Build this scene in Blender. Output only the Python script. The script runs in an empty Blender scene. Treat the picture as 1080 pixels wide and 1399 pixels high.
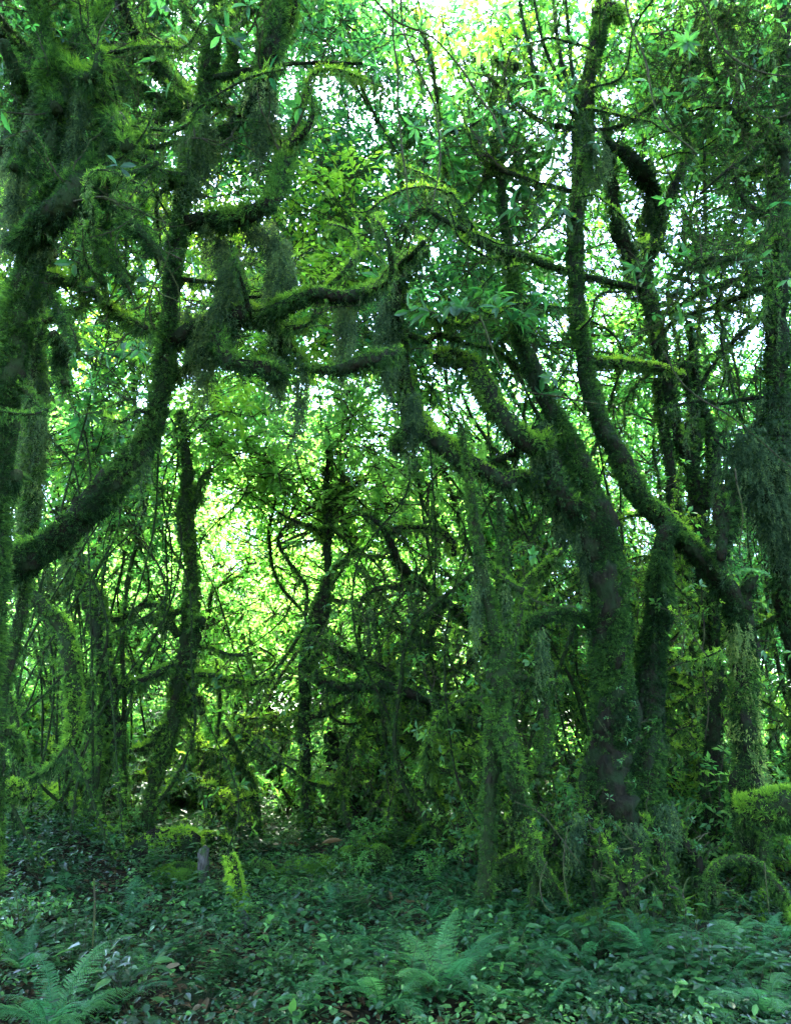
import bpy, math, random
import numpy as np
from mathutils import Vector

rng = np.random.default_rng(7)
random.seed(7)
R = math.radians
scene = bpy.context.scene
COL = scene.collection

# ------------------------------------------------------------------ camera
F, CX, CY = 1018.0, 540.0, 699.5          # focal length and centre in pixels of the photograph
PITCH, EYE = R(16.0), 1.5
cam_d = bpy.data.cameras.new('camera'); cam = bpy.data.objects.new('camera', cam_d); COL.objects.link(cam)
cam.location = (0, 0, EYE); cam.rotation_euler = (R(90) + PITCH, 0, 0)
cam_d.sensor_fit = 'VERTICAL'; cam_d.sensor_height = 36.0; cam_d.lens = 36.0 * F / 1399.0
cam_d.clip_start = 0.05; cam_d.clip_end = 2000
scene.camera = cam

# ------------------------------------------------------------------ sky, sun, exposure
SUN_EL, SUN_AZ = R(68), R(-18)            # azimuth from +Y (straight ahead), negative = to the left
world = bpy.data.worlds.new('World'); scene.world = world; world.use_nodes = True
wn = world.node_tree.nodes; wl = world.node_tree.links; wn.clear()
sky = wn.new('ShaderNodeTexSky'); sky.sky_type = 'NISHITA'; sky.sun_disc = False
sky.sun_elevation = SUN_EL; sky.sun_rotation = SUN_AZ
sky.air_density = 1.0; sky.dust_density = 2.5; sky.ozone_density = 1.5; sky.altitude = 1200
bg = wn.new('ShaderNodeBackground'); bg.inputs['Strength'].default_value = 0.15
wo = wn.new('ShaderNodeOutputWorld'); hs = wn.new('ShaderNodeHueSaturation'); hs.inputs['Saturation'].default_value = 1.0; wl.new(sky.outputs[0], hs.inputs['Color']); wl.new(hs.outputs[0], bg.inputs['Color']); wl.new(bg.outputs[0], wo.inputs[0])
sun_d = bpy.data.lights.new('sun', 'SUN'); sun = bpy.data.objects.new('sun', sun_d); COL.objects.link(sun)
sun_d.energy = 5.0; sun_d.angle = R(8); sun_d.color = (1.0, 0.97, 0.84)
sdir = Vector((math.sin(SUN_AZ) * math.cos(SUN_EL), math.cos(SUN_AZ) * math.cos(SUN_EL), math.sin(SUN_EL)))
sun.rotation_euler = sdir.to_track_quat('Z', 'Y').to_euler(); sun.location = sdir * 60
vs = scene.view_settings; vs.view_transform = 'Standard'; vs.look = 'None'; vs.gamma = 1.0; vs.use_curve_mapping = False
vs.exposure = 5.0
cy = scene.cycles
cy.use_denoising = True; cy.max_bounces = 7; cy.diffuse_bounces = 4; cy.transmission_bounces = 5; cy.glossy_bounces = 2
cy.transparent_max_bounces = 4; cy.use_adaptive_sampling = True; cy.adaptive_threshold = 0.015
cy.caustics_reflective = False; cy.caustics_refractive = False
cy.sample_clamp_indirect = 6.0

# ------------------------------------------------------------------ photo pixel -> world
SP, CP = math.sin(PITCH), math.cos(PITCH)
def at(px, py, d):
    x = (px - CX) / F; y = (CY - py) / F
    t = d / (CP - y * SP)
    return np.array([x * t, d, EYE + t * (SP + y * CP)])
def scale_at(py, d):
    return d / (CP - (CY - py) / F * SP) / F      # metres per pixel
def smooth(a, b, x):
    t = np.clip((x - a) / (b - a), 0, 1); return t * t * (3 - 2 * t)
_ph = rng.uniform(0, 6.28, (10, 2)); _fr = rng.uniform(0.5, 1.0, 10) * np.array([.35, .5, .8, 1.2, 1.7, 2.3, 3.1, 4.1, 5.3, 7]); _an = rng.uniform(0, 6.28, 10)
def ground_h(x, y):
    x = np.asarray(x, float); y = np.asarray(y, float)
    h = np.zeros(np.broadcast(x, y).shape)
    for i in range(10):
        u = x * math.cos(_an[i]) + y * math.sin(_an[i])
        h = h + 0.075 / (1 + 0.9 * i) * np.sin(u * _fr[i] * 1.6 + _ph[i, 0])
    h = h + 0.55 * smooth(-1.0, -4.5, x) * smooth(4.0, 8.5, y)       # bank on the left
    h = h + 0.30 * smooth(1.2, 4.5, x) * smooth(7.0, 10.5, y)
    h = h + 0.22 * smooth(7.5, 12.0, y)
    h = h + 0.13 * np.exp(-((x + 0.2) / 1.6) ** 2 - ((y - 9.2) / 0.55) ** 2)   # low ledge in mid-ground
    return h * smooth(0.0, 2.5, np.abs(x) + np.abs(y)) + 0.0
def gp(px, py):
    """the ground point seen at a pixel"""
    for d in np.arange(2.2, 40, 0.03):
        p = at(px, py, d)
        if p[2] <= ground_h(p[0], p[1]): return p
    return at(px, py, 14.0)

# ------------------------------------------------------------------ materials
def new_mat(name):
    m = bpy.data.materials.new(name); m.use_nodes = True
    n = m.node_tree.nodes; n.clear()
    return m, n, m.node_tree.links
def ramp(n, stops):
    r = n.new('ShaderNodeValToRGB'); e = r.color_ramp.elements
    while len(e) < len(stops): e.new(0.5)
    for k, (p, c) in enumerate(stops): e[k].position = p; e[k].color = (*c, 1)
    return r
def leafy(name, stops, tstops, trans=0.5, rough=0.42, spec=0.4, noise=0.25, nscale=1.3):
    """a leaf: glossy skin over a body that lets light through; tint varies from leaf to leaf"""
    m, n, l = new_mat(name)
    a = n.new('ShaderNodeAttribute'); a.attribute_name = 'tint'
    tc = n.new('ShaderNodeNewGeometry'); nz = n.new('ShaderNodeTexNoise'); nz.inputs['Scale'].default_value = nscale; nz.inputs['Detail'].default_value = 2
    l.new(tc.outputs['Position'], nz.inputs['Vector'])
    ma = n.new('ShaderNodeMath'); ma.operation = 'MULTIPLY_ADD'; ma.inputs[1].default_value = noise * 2; ma.inputs[2].default_value = -noise
    l.new(nz.outputs['Fac'], ma.inputs[0])
    ad = n.new('ShaderNodeMath'); ad.operation = 'ADD'; ad.use_clamp = True
    l.new(a.outputs['Fac'], ad.inputs[0]); l.new(ma.outputs[0], ad.inputs[1])
    r1 = ramp(n, stops); r2 = ramp(n, tstops); l.new(ad.outputs[0], r1.inputs[0]); l.new(ad.outputs[0], r2.inputs[0])
    p = n.new('ShaderNodeBsdfPrincipled'); p.inputs['Roughness'].default_value = rough; p.inputs['Specular IOR Level'].default_value = spec
    l.new(r1.outputs[0], p.inputs['Base Color'])
    t = n.new('ShaderNodeBsdfTranslucent'); l.new(r2.outputs[0], t.inputs['Color'])
    mx = n.new('ShaderNodeMixShader'); mx.inputs[0].default_value = trans
    l.new(p.outputs[0], mx.inputs[1]); l.new(t.outputs[0], mx.inputs[2])
    o = n.new('ShaderNodeOutputMaterial'); l.new(mx.outputs[0], o.inputs['Surface'])
    return m
M = {}
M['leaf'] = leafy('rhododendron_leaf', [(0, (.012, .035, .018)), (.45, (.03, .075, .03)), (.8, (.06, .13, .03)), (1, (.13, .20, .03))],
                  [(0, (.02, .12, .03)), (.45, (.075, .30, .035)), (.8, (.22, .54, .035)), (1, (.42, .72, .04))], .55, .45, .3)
M['broad'] = leafy('broad_leaf', [(0, (.012, .04, .02)), (.5, (.035, .095, .035)), (1, (.10, .19, .03))],
                   [(0, (.025, .15, .03)), (.5, (.085, .36, .045)), (1, (.34, .68, .06))], .55, .5, .28)
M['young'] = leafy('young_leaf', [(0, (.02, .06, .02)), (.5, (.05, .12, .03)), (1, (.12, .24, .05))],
                   [(0, (.05, .20, .045)), (.5, (.12, .38, .055)), (1, (.28, .60, .07))], .58, .5, .25)  # lighter copy of the leaf colour, paints in the glow of the glade
M['herb'] = leafy('herb_leaf', [(0, (.003, .016, .004)), (.5, (.007, .034, .010)), (1, (.045, .13, .024))],
                  [(0, (.015, .07, .02)), (.5, (.03, .11, .025)), (1, (.16, .36, .05))], .35, .38, .24)
M['fern'] = leafy('fern_leaf', [(0, (.006, .036, .011)), (.5, (.014, .070, .020)), (1, (.06, .16, .035))],
                  [(0, (.03, .16, .05)), (.5, (.06, .28, .08)), (1, (.18, .45, .08))], .38, .6, .2)
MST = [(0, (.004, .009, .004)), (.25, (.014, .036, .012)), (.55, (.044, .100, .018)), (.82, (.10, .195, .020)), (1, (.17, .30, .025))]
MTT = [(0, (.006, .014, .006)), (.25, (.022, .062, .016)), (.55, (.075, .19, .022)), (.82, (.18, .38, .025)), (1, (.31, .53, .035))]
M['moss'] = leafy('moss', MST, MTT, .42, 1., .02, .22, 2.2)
M['hang'] = leafy('hanging_moss', [(0, (.006, .013, .007)), (.35, (.026, .054, .024)), (.8, (.085, .145, .042)), (1, (.16, .22, .05))],
                  [(0, (.018, .034, .018)), (.4, (.06, .10, .04)), (.8, (.15, .21, .05)), (1, (.28, .32, .06))], .45, 1., .02, .2, 2.6)
M['dead'] = leafy('dead_leaf', [(0, (.028, .018, .008)), (.5, (.07, .047, .020)), (1, (.17, .135, .08))],
                  [(0, (.05, .026, .014)), (.5, (.12, .07, .03)), (1, (.22, .15, .08))], .2, .8, .08)
def bark(name, c0, c1, c2, moss=.5, scale=9.0):
    m, n, l = new_mat(name)
    g = n.new('ShaderNodeNewGeometry')
    mp = n.new('ShaderNodeMapping'); mp.inputs['Scale'].default_value = (1, 1, .35); l.new(g.outputs['Position'], mp.inputs['Vector'])
    n1 = n.new('ShaderNodeTexNoise'); n1.inputs['Scale'].default_value = scale * 3; n1.inputs['Detail'].default_value = 6; l.new(mp.outputs[0], n1.inputs['Vector'])
    n2 = n.new('ShaderNodeTexNoise'); n2.inputs['Scale'].default_value = scale * .8; n2.inputs['Detail'].default_value = 5; l.new(g.outputs['Position'], n2.inputs['Vector'])
    r1 = ramp(n, [(.3, c0), (.7, c1)]); l.new(n1.outputs['Fac'], r1.inputs[0])
    r2 = ramp(n, [(.5 - .3 * moss, (1, 1, 1)), (.72 - .3 * moss, (0, 0, 0))])
    r2 = ramp(n, [(max(0, .62 - .35 * moss), (0, 0, 0)), (max(.05, .78 - .35 * moss), (1, 1, 1))]); l.new(n2.outputs['Fac'], r2.inputs[0])
    mx = n.new('ShaderNodeMixRGB'); l.new(r2.outputs[0], mx.inputs[0]); l.new(r1.outputs[0], mx.inputs[1]); mx.inputs[2].default_value = (*c2, 1)
    p = n.new('ShaderNodeBsdfPrincipled'); p.inputs['Roughness'].default_value = .95; p.inputs['Specular IOR Level'].default_value = .04
    l.new(mx.outputs[0], p.inputs['Base Color'])
    b = n.new('ShaderNodeBump'); b.inputs['Strength'].default_value = 1.0; b.inputs['Distance'].default_value = .05
    l.new(n1.outputs['Fac'], b.inputs['Height']); l.new(b.outputs[0], p.inputs['Normal'])
    o = n.new('ShaderNodeOutputMaterial'); l.new(p.outputs[0], o.inputs['Surface'])
    return m
M['bark'] = bark('mossy_bark', (.005, .005, .003), (.015, .014, .008), (.010, .018, .006), .85)
M['darkbark'] = bark('dark_bark', (.003, .003, .002), (.011, .010, .006), (.007, .013, .005), .6)
M['twig'] = bark('twig_bark', (.014, .013, .009), (.040, .036, .022), (.035, .045, .015), .5, 14)
M['grey'] = bark('grey_wood', (.022, .022, .018), (.06, .057, .05), (.02, .035, .012), .4, 16)
M['rock'] = bark('stone', (.03, .032, .03), (.09, .09, .085), (.03, .05, .018), .55, 6)
def soil():
    m, n, l = new_mat('forest_soil')
    g = n.new('ShaderNodeNewGeometry')
    v = n.new('ShaderNodeTexVoronoi'); v.inputs['Scale'].default_value = 22; l.new(g.outputs['Position'], v.inputs['Vector'])
    n1 = n.new('ShaderNodeTexNoise'); n1.inputs['Scale'].default_value = 6; n1.inputs['Detail'].default_value = 8; l.new(g.outputs['Position'], n1.inputs['Vector'])
    n2 = n.new('ShaderNodeTexNoise'); n2.inputs['Scale'].default_value = 1.1; n2.inputs['Detail'].default_value = 4; l.new(g.outputs['Position'], n2.inputs['Vector'])
    r0 = ramp(n, [(0, (.004, .0035, .002)), (.55, (.011, .009, .005)), (1, (.035, .027, .014))]); l.new(v.outputs['Color'], r0.inputs[0])
    r1 = ramp(n, [(.35, (.003, .003, .002)), (.7, (.010, .009, .005))]); l.new(n1.outputs['Fac'], r1.inputs[0])
    mx = n.new('ShaderNodeMixRGB'); mx.inputs[0].default_value = .5; l.new(r0.outputs[0], mx.inputs[1]); l.new(r1.outputs[0], mx.inputs[2])
    r2 = ramp(n, [(.48, (0, 0, 0)), (.62, (1, 1, 1))]); l.new(n2.outputs['Fac'], r2.inputs[0])
    m2 = n.new('ShaderNodeMixRGB'); l.new(r2.outputs[0], m2.inputs[0]); l.new(mx.outputs[0], m2.inputs[1]); m2.inputs[2].default_value = (.008, .018, .006, 1)
    p = n.new('ShaderNodeBsdfPrincipled'); p.inputs['Roughness'].default_value = 1.0; p.inputs['Specular IOR Level'].default_value = .03; l.new(m2.outputs[0], p.inputs['Base Color'])
    b = n.new('ShaderNodeBump'); b.inputs['Strength'].default_value = 1; b.inputs['Distance'].default_value = .03; l.new(v.outputs['Distance'], b.inputs['Height']); l.new(b.outputs[0], p.inputs['Normal'])
    o = n.new('ShaderNodeOutputMaterial'); l.new(p.outputs[0], o.inputs['Surface'])
    return m
M['soil'] = soil()

# ------------------------------------------------------------------ mesh soup
def norm(v): return v / np.maximum(np.linalg.norm(v, axis=-1, keepdims=True), 1e-9)
class Soup:
    def __init__(s): s.v = []; s.t = []; s.f3 = []; s.f4 = []; s.m3 = []; s.m4 = []; s.n = 0
    def add(s, v, tint, f3=None, f4=None, m=0):
        v = np.asarray(v, np.float32).reshape(-1, 3)
        if len(v) == 0: return
        s.v.append(v); s.t.append(np.broadcast_to(np.asarray(tint, np.float32), (len(v),)))
        if f3 is not None and len(f3): s.f3.append(np.asarray(f3, np.int32) + s.n); s.m3.append(np.full(len(f3), m, np.int32))
        if f4 is not None and len(f4): s.f4.append(np.asarray(f4, np.int32) + s.n); s.m4.append(np.full(len(f4), m, np.int32))
        s.n += len(v)
    def mesh(s, name, mats, origin=(0, 0, 0), smoothed=False):
        me = bpy.data.meshes.new(name)
        v = np.concatenate(s.v) - np.asarray(origin, np.float32)
        f3 = np.concatenate(s.f3) if s.f3 else np.zeros((0, 3), np.int32); f4 = np.concatenate(s.f4) if s.f4 else np.zeros((0, 4), np.int32)
        mi = np.concatenate(s.m3 + s.m4)
        me.vertices.add(len(v)); me.vertices.foreach_set('co', v.astype(np.float32).ravel())
        loops = np.concatenate([f3.ravel(), f4.ravel()])
        me.loops.add(len(loops)); me.loops.foreach_set('vertex_index', loops)
        npoly = len(f3) + len(f4); me.polygons.add(npoly)
        st = np.concatenate([np.arange(len(f3)) * 3, len(f3) * 3 + np.arange(len(f4)) * 4]).astype(np.int32)
        me.polygons.foreach_set('loop_start', st)
        me.polygons.foreach_set('material_index', mi)
        me.polygons.foreach_set('use_smooth', np.full(npoly, smoothed))
        at_ = me.attributes.new('tint', 'FLOAT', 'POINT'); at_.data.foreach_set('value', np.concatenate(s.t).astype(np.float32))
        for m in mats: me.materials.append(M[m])
        me.update(calc_edges=True)
        return me
    def obj(s, name, mats, parent=None, origin=(0, 0, 0), smoothed=False):
        if s.n == 0: return None
        o = bpy.data.objects.new(name, s.mesh(name, mats, origin, smoothed)); COL.objects.link(o)
        if parent is not None: o.parent = parent
        return o
def tag(o, label, cat, group=None, kind=None):
    if label: o['label'] = label
    if cat: o['category'] = cat
    if group: o['group'] = group
    if kind: o['kind'] = kind
    return o
def thing(name, loc, label, cat, group=None, rz=0.0):
    o = bpy.data.objects.new(name, None); COL.objects.link(o); o.empty_display_size = .2
    o.location = [float(c) for c in loc]; o.rotation_euler = (0, 0, rz)
    return tag(o, label, cat, group)

# ------------------------------------------------------------------ branches
def catmull(P, step):
    P = np.asarray(P, float)
    if len(P) == 2: P = np.vstack([P[0], (P[0] + P[1]) / 2, P[1]])
    Q = np.vstack([2 * P[0] - P[1], P, 2 * P[-1] - P[-2]]); out = []
    for i in range(1, len(Q) - 2):
        n = max(2, int(np.linalg.norm(Q[i + 1, :3] - Q[i, :3]) / step))
        t = np.linspace(0, 1, n, endpoint=False)[:, None]
        a, b, c, d = Q[i - 1], Q[i], Q[i + 1], Q[i + 2]
        out.append(.5 * ((2 * b) + (-a + c) * t + (2 * a - 5 * b + 4 * c - d) * t ** 2 + (-a + 3 * b - 3 * c + d) * t ** 3))
    out.append(Q[-2:-1])
    return np.vstack(out)
def frames(C):
    T = norm(np.gradient(C, axis=0)); N = np.zeros_like(T)
    ref = np.array([0, 1., 0]) if abs(T[0][1]) < .9 else np.array([1., 0, 0])
    n = norm(np.cross(T[0], ref))
    for i in range(len(T)):
        n = n - T[i] * np.dot(n, T[i]); n = n / max(np.linalg.norm(n), 1e-6); N[i] = n
    return T, N, np.cross(T, N)
def path(nodes, d, step=.05, wig=.35):
    """nodes (px, py, width px[, depth]) -> centres and radii, with a little wander of their own"""
    P = []
    for q in nodes:
        if isinstance(q, np.ndarray): P.append(q); continue
        dd = q[3] if len(q) > 3 else d
        P.append(np.array([*at(q[0], q[1], dd), q[2] / 2 * scale_at(q[1], dd)]))
    X = catmull(np.array(P), step); C, r = X[:, :3].copy(), np.maximum(X[:, 3], .003)
    n = len(C); s = np.concatenate([[0], np.cumsum(np.linalg.norm(np.diff(C, axis=0), axis=1))])
    for k in range(3):
        fr = (2.2, 5, 11)[k]; am = (1, .45, .22)[k]
        C += (np.sin(s[:, None] * fr * rng.uniform(.8, 1.3, 3) + rng.uniform(0, 6.28, 3)) - 0) * (r * wig * am)[:, None] * .6
    af = np.clip(.05 / np.maximum(r, 1e-4), .12, 1); r = r * (1 + .12 * af * np.sin(s * 7 + rng.uniform(0, 6)) + .09 * af * np.sin(s * 19 + rng.uniform(0, 6)))
    return C, r
def tube(S, C, r, sides=9, lump=.12, tint=.5, m=0, cap=True):
    T, N, B = frames(C); a = np.linspace(0, 2 * np.pi, sides, endpoint=False)
    s = np.arange(len(C))[:, None]
    rr = r[:, None] * (1 + lump * (np.sin(a * 2 + s * .21 + rng.uniform(0, 6)) * .6 + np.sin(a * 3 - s * .37 + rng.uniform(0, 6)) * .4) + lump * .8 * rng.uniform(-1, 1, (len(C), sides)))
    V = C[:, None] + rr[..., None] * (np.cos(a)[None, :, None] * N[:, None] + np.sin(a)[None, :, None] * B[:, None])
    nr = (V - C[:, None]) / rr[..., None]; kf = 1.1 / max(float(np.mean(r)), .02)
    nz_ = np.sin(V[..., 0] * kf + 1.3 * np.sin(V[..., 2] * kf * .7)) * np.sin(V[..., 1] * kf * 1.1 + 2) * np.sin(V[..., 2] * kf * .8 + 1) + .6 * np.sin(V[..., 0] * kf * 2.3 + 4) * np.sin(V[..., 2] * kf * 2.1 + np.sin(V[..., 1] * kf * 2)) 
    V = V + nr * (rr * lump * 1.1 * nz_)[..., None]
    n = len(C); i = np.arange(n - 1)[:, None] * sides; j = np.arange(sides)[None]; k = (j + 1) % sides
    f4 = np.stack([i + j, i + k, i + sides + k, i + sides + j], -1).reshape(-1, 4)
    V = V.reshape(-1, 3); f3 = []
    if cap:
        V = np.vstack([V, C[-1] + T[-1] * r[-1] * .6, C[0]]); e = n * sides
        f3 = [[(n - 1) * sides + q, (n - 1) * sides + (q + 1) % sides, e] for q in range(sides)] + [[(q + 1) % sides, q, e + 1] for q in range(sides)]
    S.add(V, tint, f3, f4, m)
def blades(S, pos, d, L, w, tint, m=0):
    """one slender three-cornered blade per point"""
    n = len(pos)
    if n == 0: return
    side = norm(np.cross(d, norm(rng.normal(size=(n, 3))))) * (np.asarray(w)[:, None] / 2 if np.ndim(w) else w / 2)
    L = np.asarray(L)[:, None] if np.ndim(L) else L
    V = np.stack([pos - side, pos + side, pos + d * L], 1).reshape(-1, 3)
    S.add(V, np.repeat(tint, 3), np.arange(3 * n).reshape(-1, 3), None, m)
def moss(S, C, r, dist, cover=1.6, L=.032, tint=.35, up=.3, shag=.5, patch=.35, seed_phase=None, m=0, droop=.55):
    """fur of moss on a limb, growing in tufts: short on top, longer and hanging below"""
    if len(C) < 3: return
    T, N, B = frames(C); seg = np.linalg.norm(np.diff(C, axis=0), axis=1); s = np.concatenate([[0], np.cumsum(seg)])
    w = .0012 * dist; q = 12; L = L * .62
    area = np.sum(seg * (r[:-1] + r[1:]) * np.pi); n = int(area * cover * 1.7 / (.5 * w * L) / q)
    if n < 1: return
    pr = np.concatenate([[0], np.cumsum(seg * (r[:-1] + .006))]); u = rng.uniform(0, pr[-1], n)
    i = np.clip(np.searchsorted(pr, u) - 1, 0, len(C) - 2); f = rng.uniform(0, 1, n)[:, None]
    a = rng.uniform(0, 2 * np.pi, n); sl = s[i]
    ph = rng.uniform(0, 6.28, 6)
    pn = np.sin(sl * 3.1 + ph[0] + 1.3 * np.sin(a + ph[3])) * .5 + np.sin(sl * 7.7 + ph[1] + np.sin(2 * a + ph[4])) * .3 + np.sin(sl * 17 + ph[2] + 2 * np.sin(a + ph[5])) * .2
    if patch > 0:
        keep = rng.uniform(-1, 1, n) < pn + (1 - 2 * patch) + .55
        i, f, a, pn = i[keep], f[keep], a[keep], pn[keep]
    n = len(i)
    if n < 1: return
    c = C[i] * (1 - f) + C[i + 1] * f; nn = np.cos(a)[:, None] * N[i] + np.sin(a)[:, None] * B[i]
    p = c + nn * (r[i] * .92)[:, None]
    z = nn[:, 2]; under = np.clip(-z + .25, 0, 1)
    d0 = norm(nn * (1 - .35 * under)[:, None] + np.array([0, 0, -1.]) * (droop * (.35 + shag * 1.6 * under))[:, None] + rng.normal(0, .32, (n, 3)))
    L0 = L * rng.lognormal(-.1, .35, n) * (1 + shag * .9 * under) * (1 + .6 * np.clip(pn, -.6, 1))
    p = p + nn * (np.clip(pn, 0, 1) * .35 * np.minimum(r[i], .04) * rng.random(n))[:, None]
    t0 = tint - .04 + up * np.clip(z, -.6, 1) + rng.normal(0, .12, n) + .15 * pn  # lighter tops, darker undersides: light put into colour, besides fresh tips
    d = norm(d0[:, None] + rng.normal(0, .36, (n, q, 3)))
    P = p[:, None] + rng.normal(0, .0028 * math.sqrt(dist), (n, q, 3)) + d0[:, None] * (rng.random((n, q, 1)) * (L0 * .8)[:, None, None])
    Ls = L0[:, None] * rng.uniform(.4, 1.0, (n, q))
    tn = np.clip(t0[:, None] + rng.normal(0, .06, (n, q)), 0, 1)
    blades(S, P.reshape(-1, 3), d.reshape(-1, 3), Ls.ravel(), w * rng.uniform(.7, 1.3, n * q), tn.ravel(), m)
def strands(S, C, r, dist, n, Lmin, Lmax, tint=.4, m=0, spread=.018, lo=.0, hi=1.0):
    """threads of moss that hang from a limb"""
    k = len(C); i = rng.integers(int(lo * (k - 1)), max(int(hi * (k - 1)), 1), n)
    top = C[i] + np.stack([rng.normal(0, 1, n) * r[i] * .5, rng.normal(0, 1, n) * r[i] * .5, -r[i] * .6], 1)
    L = Lmin + (Lmax - Lmin) * rng.random(n) ** 2.2; w = .0012 * dist
    q = 22; t = rng.random((n, q)) ** .9
    sw = rng.normal(0, .05, (n, 1, 2))
    p = np.repeat(top[:, None], q, 1); p[..., 2] -= t * L[:, None]
    p[..., :2] += sw * (t * L[:, None])[..., None] + rng.normal(0, spread, (n, q, 2)) * (1.1 - t)[..., None]
    d = norm(np.concatenate([rng.normal(0, .45, (n, q, 2)), -np.ones((n, q, 1))], -1))
    ll = rng.uniform(.010, .028, (n, q)) * (.7 + .3 * dist / 5)
    tn = np.clip(tint + rng.normal(0, .08, (n, 1)) + rng.normal(0, .07, (n, q)), 0, 1)
    blades(S, p.reshape(-1, 3), d.reshape(-1, 3), ll.ravel(), w * .9, tn.ravel(), m)
def clump(S, nodes, d, dist=None, cover=3.0, L=.045, tint=.38, core=.45, m=0, mcore=0):
    """a ragged hanging beard of moss around a drooping line: many threads of different length"""
    C, r = path(nodes, d, .03, .3); dist = dist or d
    tube(S, C, r * core * .3, 7, .5, np.float32(max(0, tint - .05)), mcore)
    T, N, B = frames(C); w = .0014 * dist; q = 14; L = L * .62
    seg = np.linalg.norm(np.diff(C, axis=0), axis=1); area = np.sum(seg * (r[:-1] + r[1:]) * np.pi)
    n = int(area * cover * .85 / (.5 * w * L) / q); pr = np.concatenate([[0], np.cumsum(seg * r[:-1])])
    if n < 1: return
    i = np.clip(np.searchsorted(pr, rng.uniform(0, pr[-1], n)) - 1, 0, len(C) - 2); a = rng.uniform(0, 6.2832, n)
    nn = np.cos(a)[:, None] * N[i] + np.sin(a)[:, None] * B[i]
    ph = rng.uniform(0, 6.28, 4)
    k = rng.random(n) ** .55 * (1 + .25 * np.sin(2 * a + i * .3 + ph[0]) + .2 * np.sin(i * .55 + ph[1]) + .15 * np.sin(3 * a - i * .8 + ph[2]))
    p = C[i] + (C[i + 1] - C[i]) * rng.random((n, 1)) + nn * (r[i] * np.maximum(k, .15))[:, None]
    ln = np.minimum(rng.lognormal(-2.2, .95, n), .55); t = rng.random((n, q)) ** .85; sw = rng.normal(0, .10, (n, 1, 2))
    p = C[i] + (p - C[i]) * .8; P = np.repeat(p[:, None], q, 1) + rng.normal(0, .0045, (n, q, 3)); P[..., 2] -= t * ln[:, None] - .03; P[..., :2] += sw * (t * ln[:, None])[..., None]; P += nn[:, None] * (t * .03)[..., None]
    d = norm(nn[:, None] * .45 + np.array([0, 0, -.8]) + rng.normal(0, .42, (n, q, 3)))
    t0 = tint + .2 * np.clip(nn[:, 2], -1, 1) + rng.normal(0, .12, n) + .12 * np.sin(i * .7 + ph[3])  # upward threads tinted lighter, as if lit from above
    blades(S, P.reshape(-1, 3), d.reshape(-1, 3), (L * rng.uniform(.4, 1.1, (n, q))).ravel(), w * rng.uniform(.6, 1.2, n * q), np.clip(t0[:, None] + rng.normal(0, .06, (n, q)), 0, 1).ravel(), m)

# ------------------------------------------------------------------ leaves
LT = np.array([[0, 0, 0], [.3, .85, .06], [.3, 0, 0], [.3, -.85, .06], [.66, .95, .02], [.66, 0, -.05], [.66, -.95, .02], [1, 0, -.16]])
LF = np.array([[0, 2, 1], [0, 3, 2], [1, 2, 5], [1, 5, 4], [2, 3, 6], [2, 6, 5], [4, 5, 7], [5, 6, 7]])
LT2 = np.array([[0, 0, 0], [.5, 1, .07], [1, 0, -.08], [.5, -1, .07]]); LF2 = np.array([[0, 2, 1], [0, 3, 2]])
LO = np.array([[0, 0, 0], [.28, .9, .05], [.3, 0, 0], [.28, -.9, .05], [.62, .8, .03], [.64, 0, -.03], [.62, -.8, .03], [1, 0, -.1]])
def leaves(S, pos, d, up, L, W, tint, near=True, m=0, ov=False):
    n = len(pos)
    if n == 0: return
    d = norm(d); side = norm(np.cross(up, d)); nz = np.cross(d, side)
    T, Fc = ((LO if ov else LT), LF) if near else (LT2, LF2)
    L = np.broadcast_to(L, (n,)); W = np.broadcast_to(W, (n,))
    V = pos[:, None] + d[:, None] * (T[None, :, 0, None] * L[:, None, None]) + side[:, None] * (T[None, :, 1, None] * (W / 2)[:, None, None]) + nz[:, None] * (T[None, :, 2, None] * L[:, None, None])
    k = len(T); f = (np.arange(n)[:, None, None] * k + Fc[None]).reshape(-1, 3)
    S.add(V.reshape(-1, 3), np.repeat(np.clip(tint, 0, 1), k), f, None, m)
def rosettes(S, pos, axis, n, L, W, tint, near=True, m=0, open_=(.9, 1.6), tj=.1):
    """whorls of long leaves round the twig ends"""
    K = len(pos)
    if K == 0: return
    axis = norm(axis); ref = norm(rng.normal(size=(K, 3))); u = norm(np.cross(axis, ref)); v = np.cross(axis, u)
    az = (np.arange(n)[None] / n * 6.2832 + rng.uniform(0, 6.28, (K, 1)) + rng.normal(0, .22, (K, n)))
    op = rng.uniform(*open_, (K, n)) + rng.normal(0, .28, (K, n)) + rng.normal(0, .25, (K, 1))
    radial = np.cos(az)[..., None] * u[:, None] + np.sin(az)[..., None] * v[:, None]
    d = np.cos(op)[..., None] * axis[:, None] + np.sin(op)[..., None] * radial
    d[..., 2] -= .12 + .3 * rng.random((K, 1))
    upv = axis[:, None] * np.ones((1, n, 1)) - radial * .15 + rng.normal(0, .15, (K, n, 3))
    p = np.repeat(pos[:, None], n, 1) + radial * .006
    keep = rng.random((K, n)) < rng.uniform(.45, 1, (K, 1))
    tn = (np.broadcast_to(np.asarray(tint), (K,))[:, None] + rng.normal(0, tj, (K, n)))
    LL = L * rng.uniform(.5, 1.15, (K, n)) * rng.uniform(.65, 1.15, (K, 1)); WW = W * rng.uniform(.8, 1.15, (K, n))
    leaves(S, p[keep], d[keep], upv[keep], LL[keep], WW[keep], tn[keep], near, m)
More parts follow.
